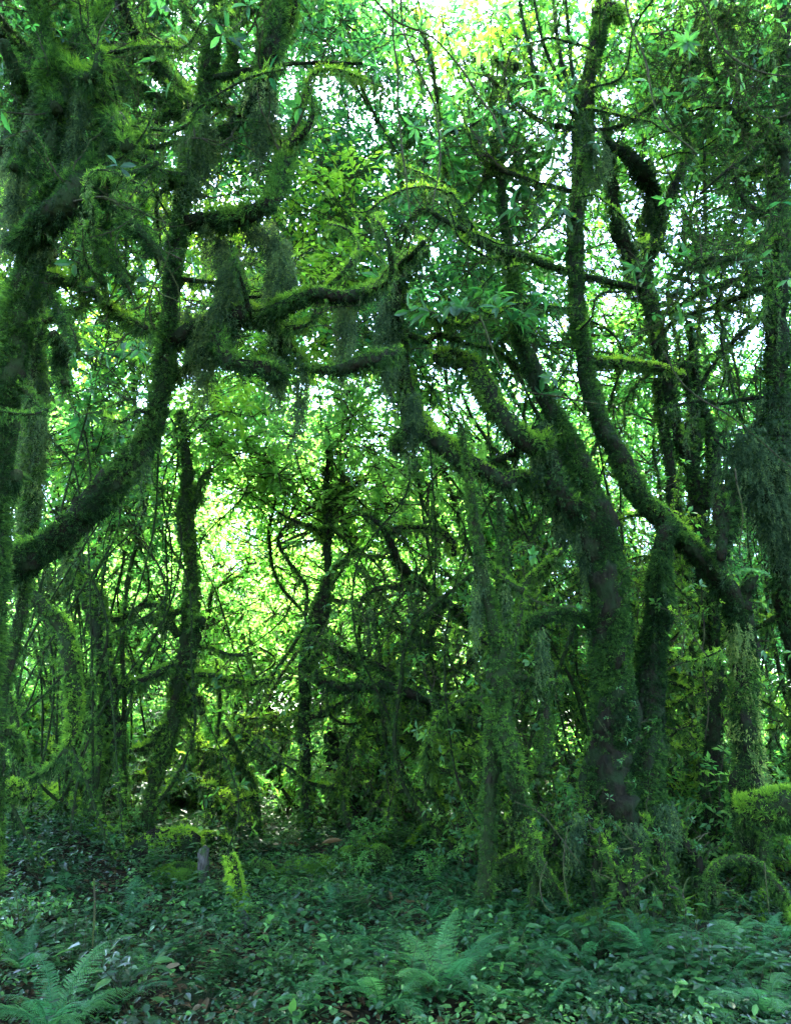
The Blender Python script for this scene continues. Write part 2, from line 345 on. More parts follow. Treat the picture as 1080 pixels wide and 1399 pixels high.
def sprays(S, A, B, n, L, W, tint, near=False, m=0):
    """leaves set alternately along twigs, each hanging its own way"""
    K = len(A); t = (np.arange(n)[None] + rng.random((K, n))) / n; ax = norm(B - A); sd = norm(np.cross(ax, norm(rng.normal(size=(K, 3)) * .4 + np.array([0, 0, 1.]))))
    sg = np.where(np.arange(n) % 2 == 0, 1., -1.)[None, :, None]
    p = A[:, None] + (B - A)[:, None] * t[..., None]; d = sd[:, None] * sg + ax[:, None] * rng.uniform(.3, 1.1, (K, n, 1)) + rng.normal(0, .35, (K, n, 3)) - np.array([0, 0, .25])
    u = np.array([0, 0, 1.]) + rng.normal(0, .35, (K, n, 3)); tn = np.asarray(tint)[:, None] + rng.normal(0, .09, (K, n))
    leaves(S, p.reshape(-1, 3), d.reshape(-1, 3), u.reshape(-1, 3), (L * rng.uniform(.55, 1.2, (K, n))).ravel(), (W * rng.uniform(.7, 1.2, (K, n))).ravel(), tn.ravel(), near, m, True)
def lines(S, A, B, r, m=0, tint=.5, sag=.0):
    """many straight thin twigs at once, three-sided"""
    n = len(A)
    if n == 0: return
    T = norm(B - A); u = norm(np.cross(T, norm(rng.normal(size=(n, 3))))); v = np.cross(T, u)
    r = np.broadcast_to(r, (n,)); V = []
    mid = (A + B) / 2 + rng.normal(0, .05, (n, 3)) * np.linalg.norm(B - A, axis=1)[:, None]
    for P, q in ((A, 1.), (mid, .8), (B, .5)):
        for a in (0, 2.094, 4.189):
            V.append(P + (math.cos(a) * u + math.sin(a) * v) * (r * q)[:, None])
    V = np.stack(V, 1).reshape(-1, 3); b = []
    for s in (0, 3):
        for j in range(3): b.append([s + j, s + (j + 1) % 3, s + 3 + (j + 1) % 3, s + 3 + j])
    S.add(V, tint, None, (np.arange(n)[:, None, None] * 9 + np.array(b)[None]).reshape(-1, 4), m)
def grow(p, d, length, r, level, out, tips, bend=.25, lift=.15):
    """a wandering twig with side twigs"""
    n = max(4, int(length / .07)); P = [p]; dv = norm(d)
    for i in range(n):
        dv = norm(dv + rng.normal(0, bend, 3) * .55 + np.array([0, 0, lift]) * .25)
        P.append(P[-1] + dv * length / n)
        if level > 0 and i > 0 and rng.random() < .34:
            sd = norm(dv * .5 + rng.normal(0, .8, 3)); grow(P[-1], sd, length * rng.uniform(.35, .65), r * .6, level - 1, out, tips, bend, lift)
    P = np.array(P); out.append((P, np.linspace(r, r * .4, len(P)))); tips.append((P[-1], dv))

# ------------------------------------------------------------------ ground
def build_ground():
    xs = np.unique(np.concatenate([np.linspace(-9, 9, 181), np.linspace(-150, -9, 40), np.linspace(9, 150, 40)]))
    ys = np.unique(np.concatenate([np.linspace(-4, 18, 221), np.linspace(-60, -4, 20), np.linspace(18, 300, 50)]))
    X, Y = np.meshgrid(xs, ys); Z = ground_h(X, Y) + rng.normal(0, .008, X.shape) * (np.abs(Y - 6) < 12)
    V = np.stack([X, Y, Z], -1).reshape(-1, 3); nx = len(xs); i = np.arange(len(ys) - 1)[:, None] * nx; j = np.arange(nx - 1)[None]
    S = Soup(); S.add(V, .5, None, np.stack([i + j, i + j + 1, i + nx + j + 1, i + nx + j], -1).reshape(-1, 4))
    o = S.obj('ground', ['soil'], smoothed=True); tag(o, None, None, None, 'structure')
build_ground()

# ------------------------------------------------------------------ traced trees
def rooted(nodes, d, sink=.15, flare=1.35):
    """carry the first node straight down into the ground"""
    q = nodes[0]; dd = q[3] if len(q) > 3 else d; p = at(q[0], q[1], dd); r = q[2] / 2 * scale_at(q[1], dd)
    g = float(ground_h(p[0], p[1]))
    if p[2] > g + .05:
        k = [np.array([p[0], p[1], g - sink, r * flare])]
        if p[2] - g > .5: k.append(np.array([p[0] + rng.normal(0, .03), p[1], (g + p[2]) / 2, r * 1.08]))
        return k + list(nodes)
    return [np.array([p[0], p[1], g - sink, r * flare])] + list(nodes)[1:] if p[2] < g - .3 else list(nodes)
def jit(nodes, d, amp):
    if isinstance(nodes[0], np.ndarray): return nodes
    """limbs reach towards and away from the eye as well as across"""
    out = []; ph = rng.uniform(0, 6.28); n = len(nodes)
    for i, q in enumerate(nodes):
        if len(q) > 3: out.append(q); continue
        out.append((*q[:3], d + amp * math.sin(ph + i * .7) * min(1, i / 2.) - amp * math.sin(ph) * 0))
    return out
def traced_tree(name, label, d, trunk, limbs=(), clumps=(), cat='tree', group=None, bark='bark', tint=.32, up=.3, cover=1.6, L=.032, shag=.5,
                hang=30, hangL=(.05, .3), core=.86, root=True, tcover=None, tL=None, wf=.8, tpatch=None, twigs=None, leaf=None, depth_amp=.22, patch=.35, limb_tint=None):
    global rng; rng = np.random.default_rng(sum(ord(c) * (i + 1) for i, c in enumerate(name)))
    trunk = [(q[0], q[1], q[2] * wf, *q[3:]) for q in trunk]
    tn = rooted(trunk, d) if root else list(trunk)
    C, r = path(tn, d); base = np.array([C[0][0], C[0][1], float(ground_h(C[0][0], C[0][1])) if root else C[0][2]])
    t = thing(name, base, label, cat, group)
    S = Soup(); tube(S, C, r * core, 18, .2); to = S.obj('trunk', [bark], t, base, True)
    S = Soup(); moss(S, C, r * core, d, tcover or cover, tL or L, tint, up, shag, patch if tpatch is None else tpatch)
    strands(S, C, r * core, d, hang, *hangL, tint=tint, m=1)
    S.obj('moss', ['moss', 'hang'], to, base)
    lims = [(C, r)]
    for k, nodes in enumerate(limbs):
        opt = {}
        if isinstance(nodes, tuple): nodes, opt = nodes
        if not isinstance(nodes[0], np.ndarray): nodes = [(q[0], q[1], q[2] * .88, *q[3:]) for q in nodes]
        C2, r2 = path(jit(nodes, d, depth_amp), d); lims.append((C2, r2))
        S = Soup(); tube(S, C2, r2 * core, 9, .16); bo = S.obj('branch', [bark], t, base, True)
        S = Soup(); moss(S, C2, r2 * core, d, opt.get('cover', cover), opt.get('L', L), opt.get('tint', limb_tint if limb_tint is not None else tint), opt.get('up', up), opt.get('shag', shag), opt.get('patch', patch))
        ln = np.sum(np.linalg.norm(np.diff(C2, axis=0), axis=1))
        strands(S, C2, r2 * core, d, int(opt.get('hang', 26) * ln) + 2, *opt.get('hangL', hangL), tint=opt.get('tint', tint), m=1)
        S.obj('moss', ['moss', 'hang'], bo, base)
    for cl in clumps:
        opt = {}
        if isinstance(cl, tuple): cl, opt = cl
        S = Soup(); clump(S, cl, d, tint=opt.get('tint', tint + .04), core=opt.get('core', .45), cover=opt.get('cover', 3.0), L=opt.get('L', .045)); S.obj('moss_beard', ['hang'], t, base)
    if twigs:
        S = Soup(); out, tips = [], []
        sc_ = []
        for (li, lo, hi, n, ln, dirv, lev, *ex) in twigs:
            Cx, rx = lims[li]; k = len(Cx)
            for _ in range(n):
                i = min(k - 1, int((lo + (hi - lo) * rng.random()) * (k - 1)))
                dv = norm(rng.normal(0, .6, 3) + np.array(dirv)); grow(Cx[i], dv, ln * rng.uniform(.6, 1.3), rng.uniform(.005, .011), lev, out, tips, .38); sc_ += [ex[0] if ex else 1.0] * (len(tips) - len(sc_))
        sc_ = np.array(sc_)
        for P, rr in out:
            if len(P) > 2: tube(S, P, rr, 5, .1, .5, 0, False)
            if leaf and leaf.get('mossy', .6) > rng.random(): moss(S, P, rr, d, 1.5, .018, tint + .02, up * .7, .6, .5, m=2)
        if leaf:
            tp = np.array([q[0] for q in tips]); td = np.array([q[1] for q in tips]); kk = rng.random(len(tp)) < leaf.get('p', .7)
            rosettes(S, tp[kk], td[kk] + np.array([0, 0, .3]), leaf.get('n', 7), leaf.get('L', .15) * sc_[kk][:, None], leaf.get('W', .045) * sc_[kk][:, None], leaf.get('tint', .4) + rng.normal(0, .1, kk.sum()), True, 1)
        S.obj('crown', ['twig', 'leaf', 'moss'], t, base)
    return t, lims

def wander(p, dv, n, step, bend, lift, r0, r1):
    P = []; dv = norm(np.array(dv, float)); cv = rng.normal(0, .5, 3)
    for i in range(n):
        P.append(np.array([*p, r0 + (r1 - r0) * i / (n - 1)])); cv = cv * .3 + rng.normal(0, bend * 1.35, 3); dv = norm(dv + cv * .5 + np.array([0, 0, lift])); p = p + dv * step
    return P
def crooked_limbs(d, spots, tint=.5, n=(7, 12), r=.02, opt=None):
    """more crooked side limbs: (px, py, heading across, heading up)"""
    out = []
    for px, py, dx, dz in spots:
        out.append((wander(at(px, py, d), (dx, rng.normal(-.15, .35), dz), int(rng.integers(*n)), .17, .5, .02, r * rng.uniform(.7, 1.2), .006), dict(tint=tint + rng.normal(0, .06), hang=14, **(opt or {}))))
    return out
# A: the leaning dark trunk on the left with the mossy arm
traced_tree('leaning_tree', 'dark mossy trunk curving in from the left edge, with a shaggy arm reaching right', 4.6,
    [(-190, 1380, 70), (-160, 1100, 68), (-110, 900, 66), (-40, 815, 62), (0, 785, 60), (60, 745, 54), (115, 690, 50), (160, 642, 48), (200, 595, 38), (215, 550, 31), (225, 500, 28), (233, 440, 26), (240, 370, 25), (246, 300, 25), (255, 240, 27), (268, 190, 28), (278, 140, 26), (285, 80, 24), (295, 20, 21), (300, -60, 18)],
    limbs=[
        ([(238, 465, 26), (262, 446, 26), (285, 436, 26), (308, 438, 28), (331, 428, 28), (360, 432, 26), (386, 420, 22), (412, 409, 24), (435, 404, 22), (460, 408, 22), (490, 404, 20), (510, 395, 20), (527, 383, 16), (541, 366, 14), (562, 350, 10), (580, 330, 8)], dict(tint=.42, up=.4)),
        ([(331, 428, 24), (312, 442, 28), (303, 465, 28), (310, 490, 28), (335, 500, 24), (365, 502, 18), (385, 514, 12)], dict(tint=.34, L=.045)),
        ([(373, 440, 14), (384, 446, 10), (405, 447, 9), (425, 440, 8), (434, 415, 6), (436, 395, 4)], dict(tint=.5)),
        ([(372, 436, 20), (382, 460, 24), (385, 490, 22), (376, 515, 16)], dict(L=.05)),
        ([(395, 470, 8), (412, 493, 12), (432, 505, 14), (470, 506, 20), (500, 497, 22), (525, 488, 20), (545, 478, 16)], dict(tint=.4)),
        ([(248, 305, 26), (285, 300, 28), (320, 300, 28), (350, 285, 26), (372, 268, 24), (385, 235, 22), (395, 205, 18), (405, 165, 10), (418, 130, 6)], dict(tint=.4, up=.3, L=.042)),
        ([(266, 215, 22), (285, 200, 26), (310, 180, 24), (340, 150, 26), (360, 110, 26), (372, 60, 24), (378, 0, 20), (380, -50, 16)], dict(tint=.36, L=.045)),
        ([(262, 150, 22), (240, 120, 20), (215, 85, 20), (190, 55, 20), (172, 20, 20), (160, -40, 18)], dict(tint=.36, L=.045)),
        ([(262, 165, 16), (240, 148, 18), (205, 130, 18), (175, 108, 18), (150, 82, 16), (135, 50, 14)], dict(tint=.34)),
        ([(252, 150, 14), (225, 158, 14), (195, 170, 14), (175, 178, 12), (150, 180, 8)], dict(tint=.5, up=.35)),
        ([(248, 245, 16), (225, 240, 18), (205, 225, 16), (192, 208, 12)], dict(tint=.3)),
        ([(282, 106, 9), (320, 100, 8), (360, 91, 8), (400, 87, 7), (440, 85, 6), (495, 87, 5)], dict(tint=.4, cover=1.0, hang=6)),
        ([(285, 60, 9), (262, 30, 8), (250, 0, 7), (245, -30, 6)], dict(cover=.9)),
        ([(300, 130, 18), (318, 90, 16), (322, 40, 14), (345, -10, 12)], dict(tint=.36)),
        ([(330, 160, 12), (345, 95, 9), (358, 40, 8), (365, -10, 7)], dict(cover=1)),
        ([(385, 75, 9), (392, 30, 8), (400, -20, 7)], dict(cover=1)),
        ([(340, 430, 9), (333, 395, 8), (322, 365, 6), (315, 330, 5)], dict(cover=1)),
        ([(222, 525, 16), (240, 515, 18), (262, 500, 18), (280, 480, 20)], dict(tint=.45)),
        ([(215, 565, 8), (190, 560, 8), (165, 575, 7), (140, 570, 5)], dict(tint=.55, cover=1)),
    ] + crooked_limbs(4.6, ((285, 60, -1, .4), (262, 190, -1, .1), (252, 250, -1, -.1), (300, 20, 1, .3), (375, 80, 1, .2), (372, 20, 1, 0), (395, 200, 1, .2), (240, 380, 1, -.3), (430, 405, 1, .4), (500, 398, .6, -.4), (236, 430, -1, .1), (285, 140, 1, .3))),
    clumps=[[(270, 310, 30), (300, 335, 42), (314, 365, 44), (308, 405, 40), (292, 445, 44), (284, 490, 34), (276, 530, 20)],
            [(340, 300, 34), (362, 325, 46), (380, 352, 52), (376, 385, 40), (365, 410, 24)],
            [(465, 410, 20), (470, 435, 32), (468, 470, 30), (464, 500, 14)],
            [(410, 490, 12), (413, 520, 24), (410, 550, 20), (405, 575, 8)],
            [(376, 500, 26), (380, 520, 26), (376, 545, 10)],
            [(270, 160, 50), (272, 200, 60), (264, 235, 46), (256, 275, 30)],
            [(365, 90, 34), (362, 140, 40), (355, 185, 32), (352, 215, 14)],
            [(255, 420, 30), (268, 455, 24), (262, 490, 14)],
            [(200, 590, 14), (197, 620, 20), (193, 655, 10)],
            [(160, 60, 20), (165, 95, 26), (168, 130, 16)]],
    bark='darkbark', tint=.36, up=.24, L=.032, shag=.9, hang=60, hangL=(.06, .3), cover=1.7, patch=.42, tcover=2.4, tL=.026, core=.9, tpatch=.25,
    twigs=[(7, .2, 1, 8, .8, (0, .2, .2), 2, .7), (8, .2, 1, 8, .8, (0, .2, .2), 2, .7), (9, .2, 1, 7, .8, (0, .2, .2), 2, .7), (0, .7, 1, 7, .8, (0, .4, .1), 1, .7), (6, .5, 1, 8, .5, (0, -.2, .5), 1), (1, .75, 1, 5, .5, (.5, 0, .4), 1), (12, .7, 1, 3, .35, (.6, -.3, .2), 1), (14, .3, 1, 6, .6, (.2, -.3, .6), 1), (3, .3, 1, 4, .3, (.4, 0, .2), 1)],
    leaf=dict(L=.19, W=.05, tint=.22, p=.16, n=6))

# B: the shaggy tree filling the upper left corner
traced_tree('shaggy_tree', 'thick moss-draped tree at the left edge with looping shaggy limbs in the upper corner', 4.1,
    [(-58, 1395, 40), (-42, 1200, 36), (-26, 1050, 34), (-14, 900, 34), (-4, 760, 38), (6, 620, 46), (13, 520, 50), (18, 440, 52), (32, 375, 46), (48, 310, 46), (60, 255, 40), (68, 200, 36), (74, 150, 34), (72, 90, 30), (58, 40, 28), (48, -30, 26)],
    limbs=[
        ([(30, 345, 40), (58, 308, 44), (85, 280, 42), (110, 248, 36), (130, 215, 32), (145, 190, 28), (158, 160, 22)], dict(tint=.3)),
        ([(108, 258, 22), (135, 252, 18), (160, 243, 16), (188, 236, 13), (215, 222, 8)], dict(tint=.34)),
        ([(5, 430, 34), (30, 396, 34), (55, 366, 28), (72, 346, 20)], dict(tint=.28)),
        ([(30, -40, 20), (46, 0, 20), (67, 42, 20), (92, 86, 22), (111, 103, 20), (131, 103, 20), (137, 81, 20), (131, 56, 20), (113, 20, 18), (103, -20, 16)], dict(tint=.55, up=.45, L=.045)),
        ([(133, 100, 22), (138, 135, 26), (150, 158, 32), (165, 175, 32), (174, 200, 20)], dict(tint=.48, up=.35, L=.05)),
        ([(-20, 10, 30), (0, 36, 30), (25, 64, 30), (46, 84, 30), (72, 115, 26), (78, 150, 22)], dict(tint=.24)),
        ([(5, 205, 26), (16, 165, 26), (26, 125, 24), (18, 90, 22), (5, 55, 20)], dict(tint=.3, cover=.8)),
        ([(140, 255, 12), (152, 280, 14), (172, 300, 14), (195, 320, 15), (215, 345, 12), (226, 368, 8)], dict(tint=.34)),
        ([(115, 285, 12), (124, 310, 14), (132, 345, 12), (137, 385, 8)], dict(tint=.34)),
        ([(122, 282, 10), (138, 310, 12), (150, 340, 10), (165, 372, 8), (180, 400, 5)], dict(tint=.34)),
        ([(66, 378, 16), (100, 386, 14), (135, 404, 14), (165, 430, 13), (200, 447, 9)], dict(tint=.5, up=.35)),
        ([(60, 385, 10), (75, 415, 9), (95, 445, 8), (110, 480, 6)], dict(tint=.36)),
        ([(70, 160, 20), (90, 190, 20), (112, 205, 18), (135, 208, 14)], dict(tint=.4)),
        ([(100, 60, 14), (118, 40, 14), (140, 15, 14), (150, -30, 12)], dict(tint=.4)),
        ([(50, 130, 18), (35, 160, 18), (30, 200, 16), (20, 230, 14)], dict(tint=.34)),
        ([(20, 650, 22), (8, 665, 26), (-10, 690, 26)], dict(tint=.3)),
        ([(75, 455, 16), (88, 480, 22), (84, 505, 20), (90, 525, 10)], dict(tint=.3)),
    ] + crooked_limbs(4.1, ((70, 200, 1, .2), (60, 260, 1, -.2), (75, 130, 1, .5), (130, 215, .8, .3), (20, 440, 1, .1), (16, 520, 1, -.2), (58, 40, 1, .1), (145, 190, .8, -.1), (100, 386, .6, .5))),
    clumps=[[(20, 195, 30), (28, 220, 42), (25, 260, 40), (18, 300, 26), (12, 340, 12)],
            [(55, 120, 22), (48, 165, 26), (44, 210, 18)], [(110, 120, 18), (112, 160, 26), (104, 200, 20), (98, 235, 10)], [(150, 160, 16), (152, 195, 20), (148, 230, 8)],
            [(92, 90, 14), (88, 125, 18), (92, 160, 8)], [(70, 290, 22), (62, 330, 26), (50, 375, 16), (45, 420, 8)]],
    tint=.34, up=.2, L=.034, shag=1.0, hang=130, hangL=(.06, .35), cover=1.8, patch=.4, tcover=2.8, tL=.03, tpatch=.12,
    twigs=[(0, .7, 1, 12, .8, (.3, .3, .1), 2, .8), (4, .1, 1, 9, .7, (.1, .1, .2), 2, .8), (6, .1, 1, 9, .7, (.1, .1, .2), 2, .8), (1, .3, 1, 10, .6, (.3, 0, -.3), 1), (8, .2, 1, 10, .45, (.2, .2, -.5), 1), (9, .2, 1, 6, .35, (0, .2, -.5), 1), (10, .2, 1, 8, .4, (.3, .2, -.5), 1), (11, .2, 1, 6, .3, (.3, 0, -.2), 1)],
    leaf=dict(L=.13, W=.04, tint=.2, p=.08, n=6))

# a second stem of moss beside it
traced_tree('slim_mossy_tree', 'slim moss-curtained stem just right of the thick left-edge trunk', 4.9,
    [(-30, 1380, 26), (-14, 1200, 24), (-2, 1050, 22), (8, 940, 20), (22, 870, 20), (33, 800, 20), (40, 720, 24), (46, 640, 26), (44, 560, 28), (48, 480, 28), (55, 400, 24), (62, 330, 20)],
    limbs=[[(12, 1000, 14), (25, 1010, 13), (35, 1040, 13), (48, 1056, 9), (70, 1048, 8), (90, 1025, 9)]],
    clumps=[[(42, 470, 30), (52, 520, 38), (56, 580, 36), (52, 640, 30), (48, 700, 20)], [(30, 560, 24), (32, 620, 26), (28, 680, 14)], [(36, 690, 20), (34, 740, 22), (30, 790, 12)]],
    tint=.42, up=.2, shag=.9, hang=140, hangL=(.06, .3))

# H: vine-like looping stem
traced_tree('looping_liana', 'snaking moss-furred stem that loops down below the leaning trunk', 6.6,
    [(20, 800, 15), (52, 828, 18), (78, 855, 20), (94, 890, 23), (100, 930, 23), (104, 965, 22), (101, 995, 14), (90, 1025, 9), (72, 1046, 8), (50, 1057, 8), (36, 1040, 12), (26, 1005, 12), (12, 960, 14), (-10, 930, 14)],
    cat='vine', root=False, tint=.62, wf=1.0, up=.3, L=.035, hang=30, hangL=(.04, .15))

# G
traced_tree('bent_tree', 'bent dark trunk with mossy knees standing right of the looping stem', 8.6,
    [(122, 1100, 22), (136, 1045, 22), (145, 1000, 27), (149, 965, 25), (152, 940, 24), (147, 900, 26), (139, 855, 28), (128, 825, 28), (114, 800, 26), (104, 775, 26), (92, 735, 22), (84, 690, 18)],
    limbs=[([(150, 944, 14), (172, 936, 14), (200, 928, 13), (225, 916, 12), (240, 905, 9)], dict(tint=.55)),
           ([(128, 1070, 9), (145, 1040, 12), (158, 1012, 11), (168, 990, 7)], dict(tint=.5)),
           ([(133, 838, 10), (155, 848, 10), (175, 840, 8), (200, 820, 7)], dict(tint=.5)),
           ([(110, 790, 14), (85, 800, 14), (66, 820, 12)], dict(tint=.3))],
    clumps=[[(66, 770, 14), (66, 800, 18), (64, 825, 10)], [(100, 760, 26), (88, 790, 24), (86, 815, 10)]],
    bark='darkbark', tint=.5, L=.045, cover=1.6, hang=40, wf=.95)

# C
traced_tree('broken_top_tree', 'slender mossy trunk with a snapped-off top left of centre', 8.9,
    [(198, 1150, 19), (211, 1085, 19), (226, 1025, 22), (239, 968, 26), (247, 915, 29), (256, 870, 27), (262, 820, 22), (263, 770, 20), (258, 720, 21), (256, 690, 24), (255, 640, 16), (250, 600, 14), (243, 562, 12)],
    limbs=[([(243, 908, 14), (225, 916, 14), (205, 926, 13), (188, 934, 12)], dict(tint=.55)),
           ([(250, 925, 12), (280, 921, 12), (310, 930, 11), (340, 934, 10), (370, 930, 8)], dict(tint=.68)),
           ([(236, 985, 16), (215, 998, 16), (203, 1020, 12), (180, 1026, 9)], dict(tint=.6)),
           ([(258, 830, 9), (232, 838, 9), (215, 825, 8), (188, 830, 7)], dict(tint=.5)),
           ([(244, 870, 14), (232, 850, 14), (208, 842, 10), (190, 850, 8)], dict(tint=.45)),
           ([(258, 855, 18), (270, 853, 24), (279, 850, 18)], dict(tint=.3)),
           ([(256, 700, 10), (268, 680, 11), (275, 655, 9), (290, 640, 6)], dict(tint=.5)),
           ([(244, 975, 14), (255, 962, 16), (272, 955, 15), (276, 975, 10)], dict(tint=.6)),
           ([(262, 882, 7), (285, 886, 8), (315, 895, 7), (345, 893, 6)], dict(tint=.7))],
    tint=.5, L=.045, cover=1.6, hang=40, wf=.95,
    twigs=[(2, .3, 1, 8, .5, (.2, 0, -.4), 1), (7, .3, 1, 4, .5, (.3, 0, .4), 1)], leaf=dict(L=.13, W=.045, tint=.55, p=.5))

# D
traced_tree('curved_base_tree', 'stout mossy trunk sweeping up from a curved base behind the upright sticks', 10.2,
    [(346, 1150, 42), (330, 1118, 33), (306, 1095, 28), (289, 1065, 25), (277, 1035, 21), (266, 1005, 17), (259, 980, 14), (264, 950, 12), (270, 900, 10)],
    limbs=[([(287, 1062, 12), (298, 1046, 13), (320, 1038, 12), (345, 1030, 9), (362, 1012, 7)], dict(tint=.68)),
           ([(284, 1050, 12), (305, 1025, 13), (335, 995, 13), (365, 981, 12), (400, 977, 10), (425, 972, 8)], dict(tint=.72)),
           ([(318, 1015, 10), (345, 1006, 12), (372, 1000, 10), (395, 1010, 7)], dict(tint=.7)),
           ([(325, 1110, 10), (338, 1100, 12), (345, 1112, 8)], dict(tint=.75)),
           ([(300, 1035, 7), (297, 1000, 7), (300, 960, 6), (296, 900, 5)], dict(tint=.6))],
    tint=.52, L=.05, up=.38, hang=40, wf=1.0,
    twigs=[(2, .3, 1, 8, .5, (.2, 0, -.2), 1), (1, .3, 1, 4, .4, (.2, 0, .2), 1)], leaf=dict(L=.11, W=.04, tint=.55, p=.4))

# E
traced_tree('knotted_tree', 'thin upright trunk with a dark swollen middle and mossy crook, centre left', 9.9,
    [(421, 1125, 13), (417, 1080, 14), (416, 1030, 13), (413, 985, 17), (418, 950, 17), (424, 905, 24), (430, 870, 28), (434, 838, 25), (438, 815, 17), (446, 790, 13), (447, 750, 12), (449, 700, 12), (447, 650, 9), (452, 600, 7)],
    limbs=[([(418, 983, 12), (448, 972, 13), (478, 957, 12), (496, 938, 9)], dict(tint=.5)),
           ([(436, 830, 12), (443, 812, 13), (455, 820, 9), (472, 824, 7)], dict(tint=.75)),
           ([(440, 800, 8), (455, 780, 8), (470, 765, 6), (490, 750, 5)], dict(tint=.65)),
           ([(446, 740, 8), (430, 720, 8), (405, 712, 7), (380, 700, 5)], dict(tint=.7)),
           ([(448, 690, 6), (470, 670, 6), (500, 655, 5)], dict(tint=.65))],
    bark='darkbark', tint=.42, L=.045, cover=1.3, hang=30, wf=1.0,
    twigs=[(3, .3, 1, 5, .6, (.4, 0, .3), 1), (4, .3, 1, 5, .6, (-.3, 0, .3), 1), (0, .8, 1, 6, .6, (0, 0, .4), 1)], leaf=dict(L=.12, W=.04, tint=.6, p=.5))

# F
def stump():
    d = 10.6; t, l = traced_tree('rotten_stump', 'dark brown tapering stump draped with dead roots, centre left', d,
        [(480, 1142, 56), (470, 1100, 40), (460, 1055, 30), (454, 1020, 25), (450, 998, 18)], cat='stump', bark='darkbark', tint=.12, up=.1, cover=.7, L=.05, hang=60, hangL=(.1, .5))
stump()

def root_limbs():
    c = at(846, 1118, 6.9); out = []
    for k, az in enumerate((-2.75, -2.35, -2.0, -1.12, -.8, -.45, 0.0, .5, 1.1, 1.7, 2.3, 2.9)):
        u = np.array([math.cos(az), math.sin(az), 0.]); R_ = rng.uniform(.46, .62) * (1.15 if abs(az) > 2.2 else 1); r = rng.uniform(.03, .055)
        w = np.array([-u[1], u[0], 0.]) * rng.normal(0, .16)
        pts = [c + u * .05 + np.array([0, 0, .05]), c + u * R_ * .5 + np.array([0, 0, -.02]), c + u * R_ * .85 + w + np.array([0, 0, -.2]), c + u * R_ + w * 1.5 + np.array([0, 0, -.5]), c + u * R_ * 1.06 + np.array([0, 0, -.72]), c + u * R_ * 1.2]
        pts[-1][2] = float(ground_h(pts[-1][0], pts[-1][1])) - .06
        out.append(([np.array([*p, r * q]) for p, q in zip(pts, (1.2, 1.15, 1, .85, .7, .7))], dict(tint=.44 if k % 2 else .36, shag=1.2, hang=90, hangL=(.04, .3), up=.3, patch=.4, L=.05)))
    return out
# J: the twin trunks right of centre
traced_tree('twin_stem_tree', 'moss-sleeved tree on two slim legs right of centre, with a forked crook above', 6.6,
    [(655, 1265, 24), (664, 1200, 24), (669, 1120, 27), (672, 1050, 31), (680, 980, 38), (683, 930, 42), (680, 890, 36), (671, 850, 26), (661, 800, 24), (654, 760, 20), (647, 700, 15), (640, 640, 11), (630, 580, 8)],
    limbs=[([(714, 1125, 30), (708, 1085, 27), (699, 1040, 27), (690, 985, 30), (684, 940, 26)], dict(tint=.38)),
           ([(684, 905, 22), (692, 855, 20), (691, 790, 17), (686, 730, 15), (680, 680, 9)], dict(tint=.36)),
           ([(698, 890, 14), (710, 835, 15), (716, 800, 14), (736, 784, 15), (754, 766, 14), (768, 752, 9)], dict(tint=.62, up=.4)),
           ([(714, 808, 12), (696, 800, 13), (676, 780, 13), (657, 762, 11)], dict(tint=.5)),
           ([(712, 1118, 20), (722, 1150, 20), (742, 1188, 18), (762, 1220, 16), (786, 1262, 15)], dict(tint=.5, up=.4)),
           ([(728, 1160, 18), (705, 1172, 19), (682, 1182, 16), (664, 1190, 12)], dict(tint=.6, up=.4)),
           ([(735, 1185, 16), (730, 1220, 15), (726, 1262, 14)], dict(tint=.4)),
           ([(690, 1125, 16), (705, 1118, 20), (724, 1125, 18), (735, 1150, 12)], dict(tint=.55, up=.4)),
           ([(684, 930, 14), (715, 925, 14), (740, 935, 12), (775, 930, 10)], dict(tint=.4)),
           ([(735, 1060, 16), (748, 1010, 14), (745, 960, 13), (735, 900, 12)], dict(tint=.38))],
    clumps=[[(655, 770, 16), (650, 830, 16), (648, 870, 7)], [(690, 800, 12), (692, 850, 14), (690, 890, 6)], [(740, 860, 18), (742, 890, 18), (738, 920, 7)]],
    tint=.42, L=.034, cover=1.8, up=.28, hang=60, hangL=(.04, .2),
    twigs=[(3, .3, 1, 6, .5, (.3, 0, .3), 1), (1, .7, 1, 3, .5, (0, 0, .4), 1)], leaf=dict(L=.12, W=.04, tint=.35, p=.35))

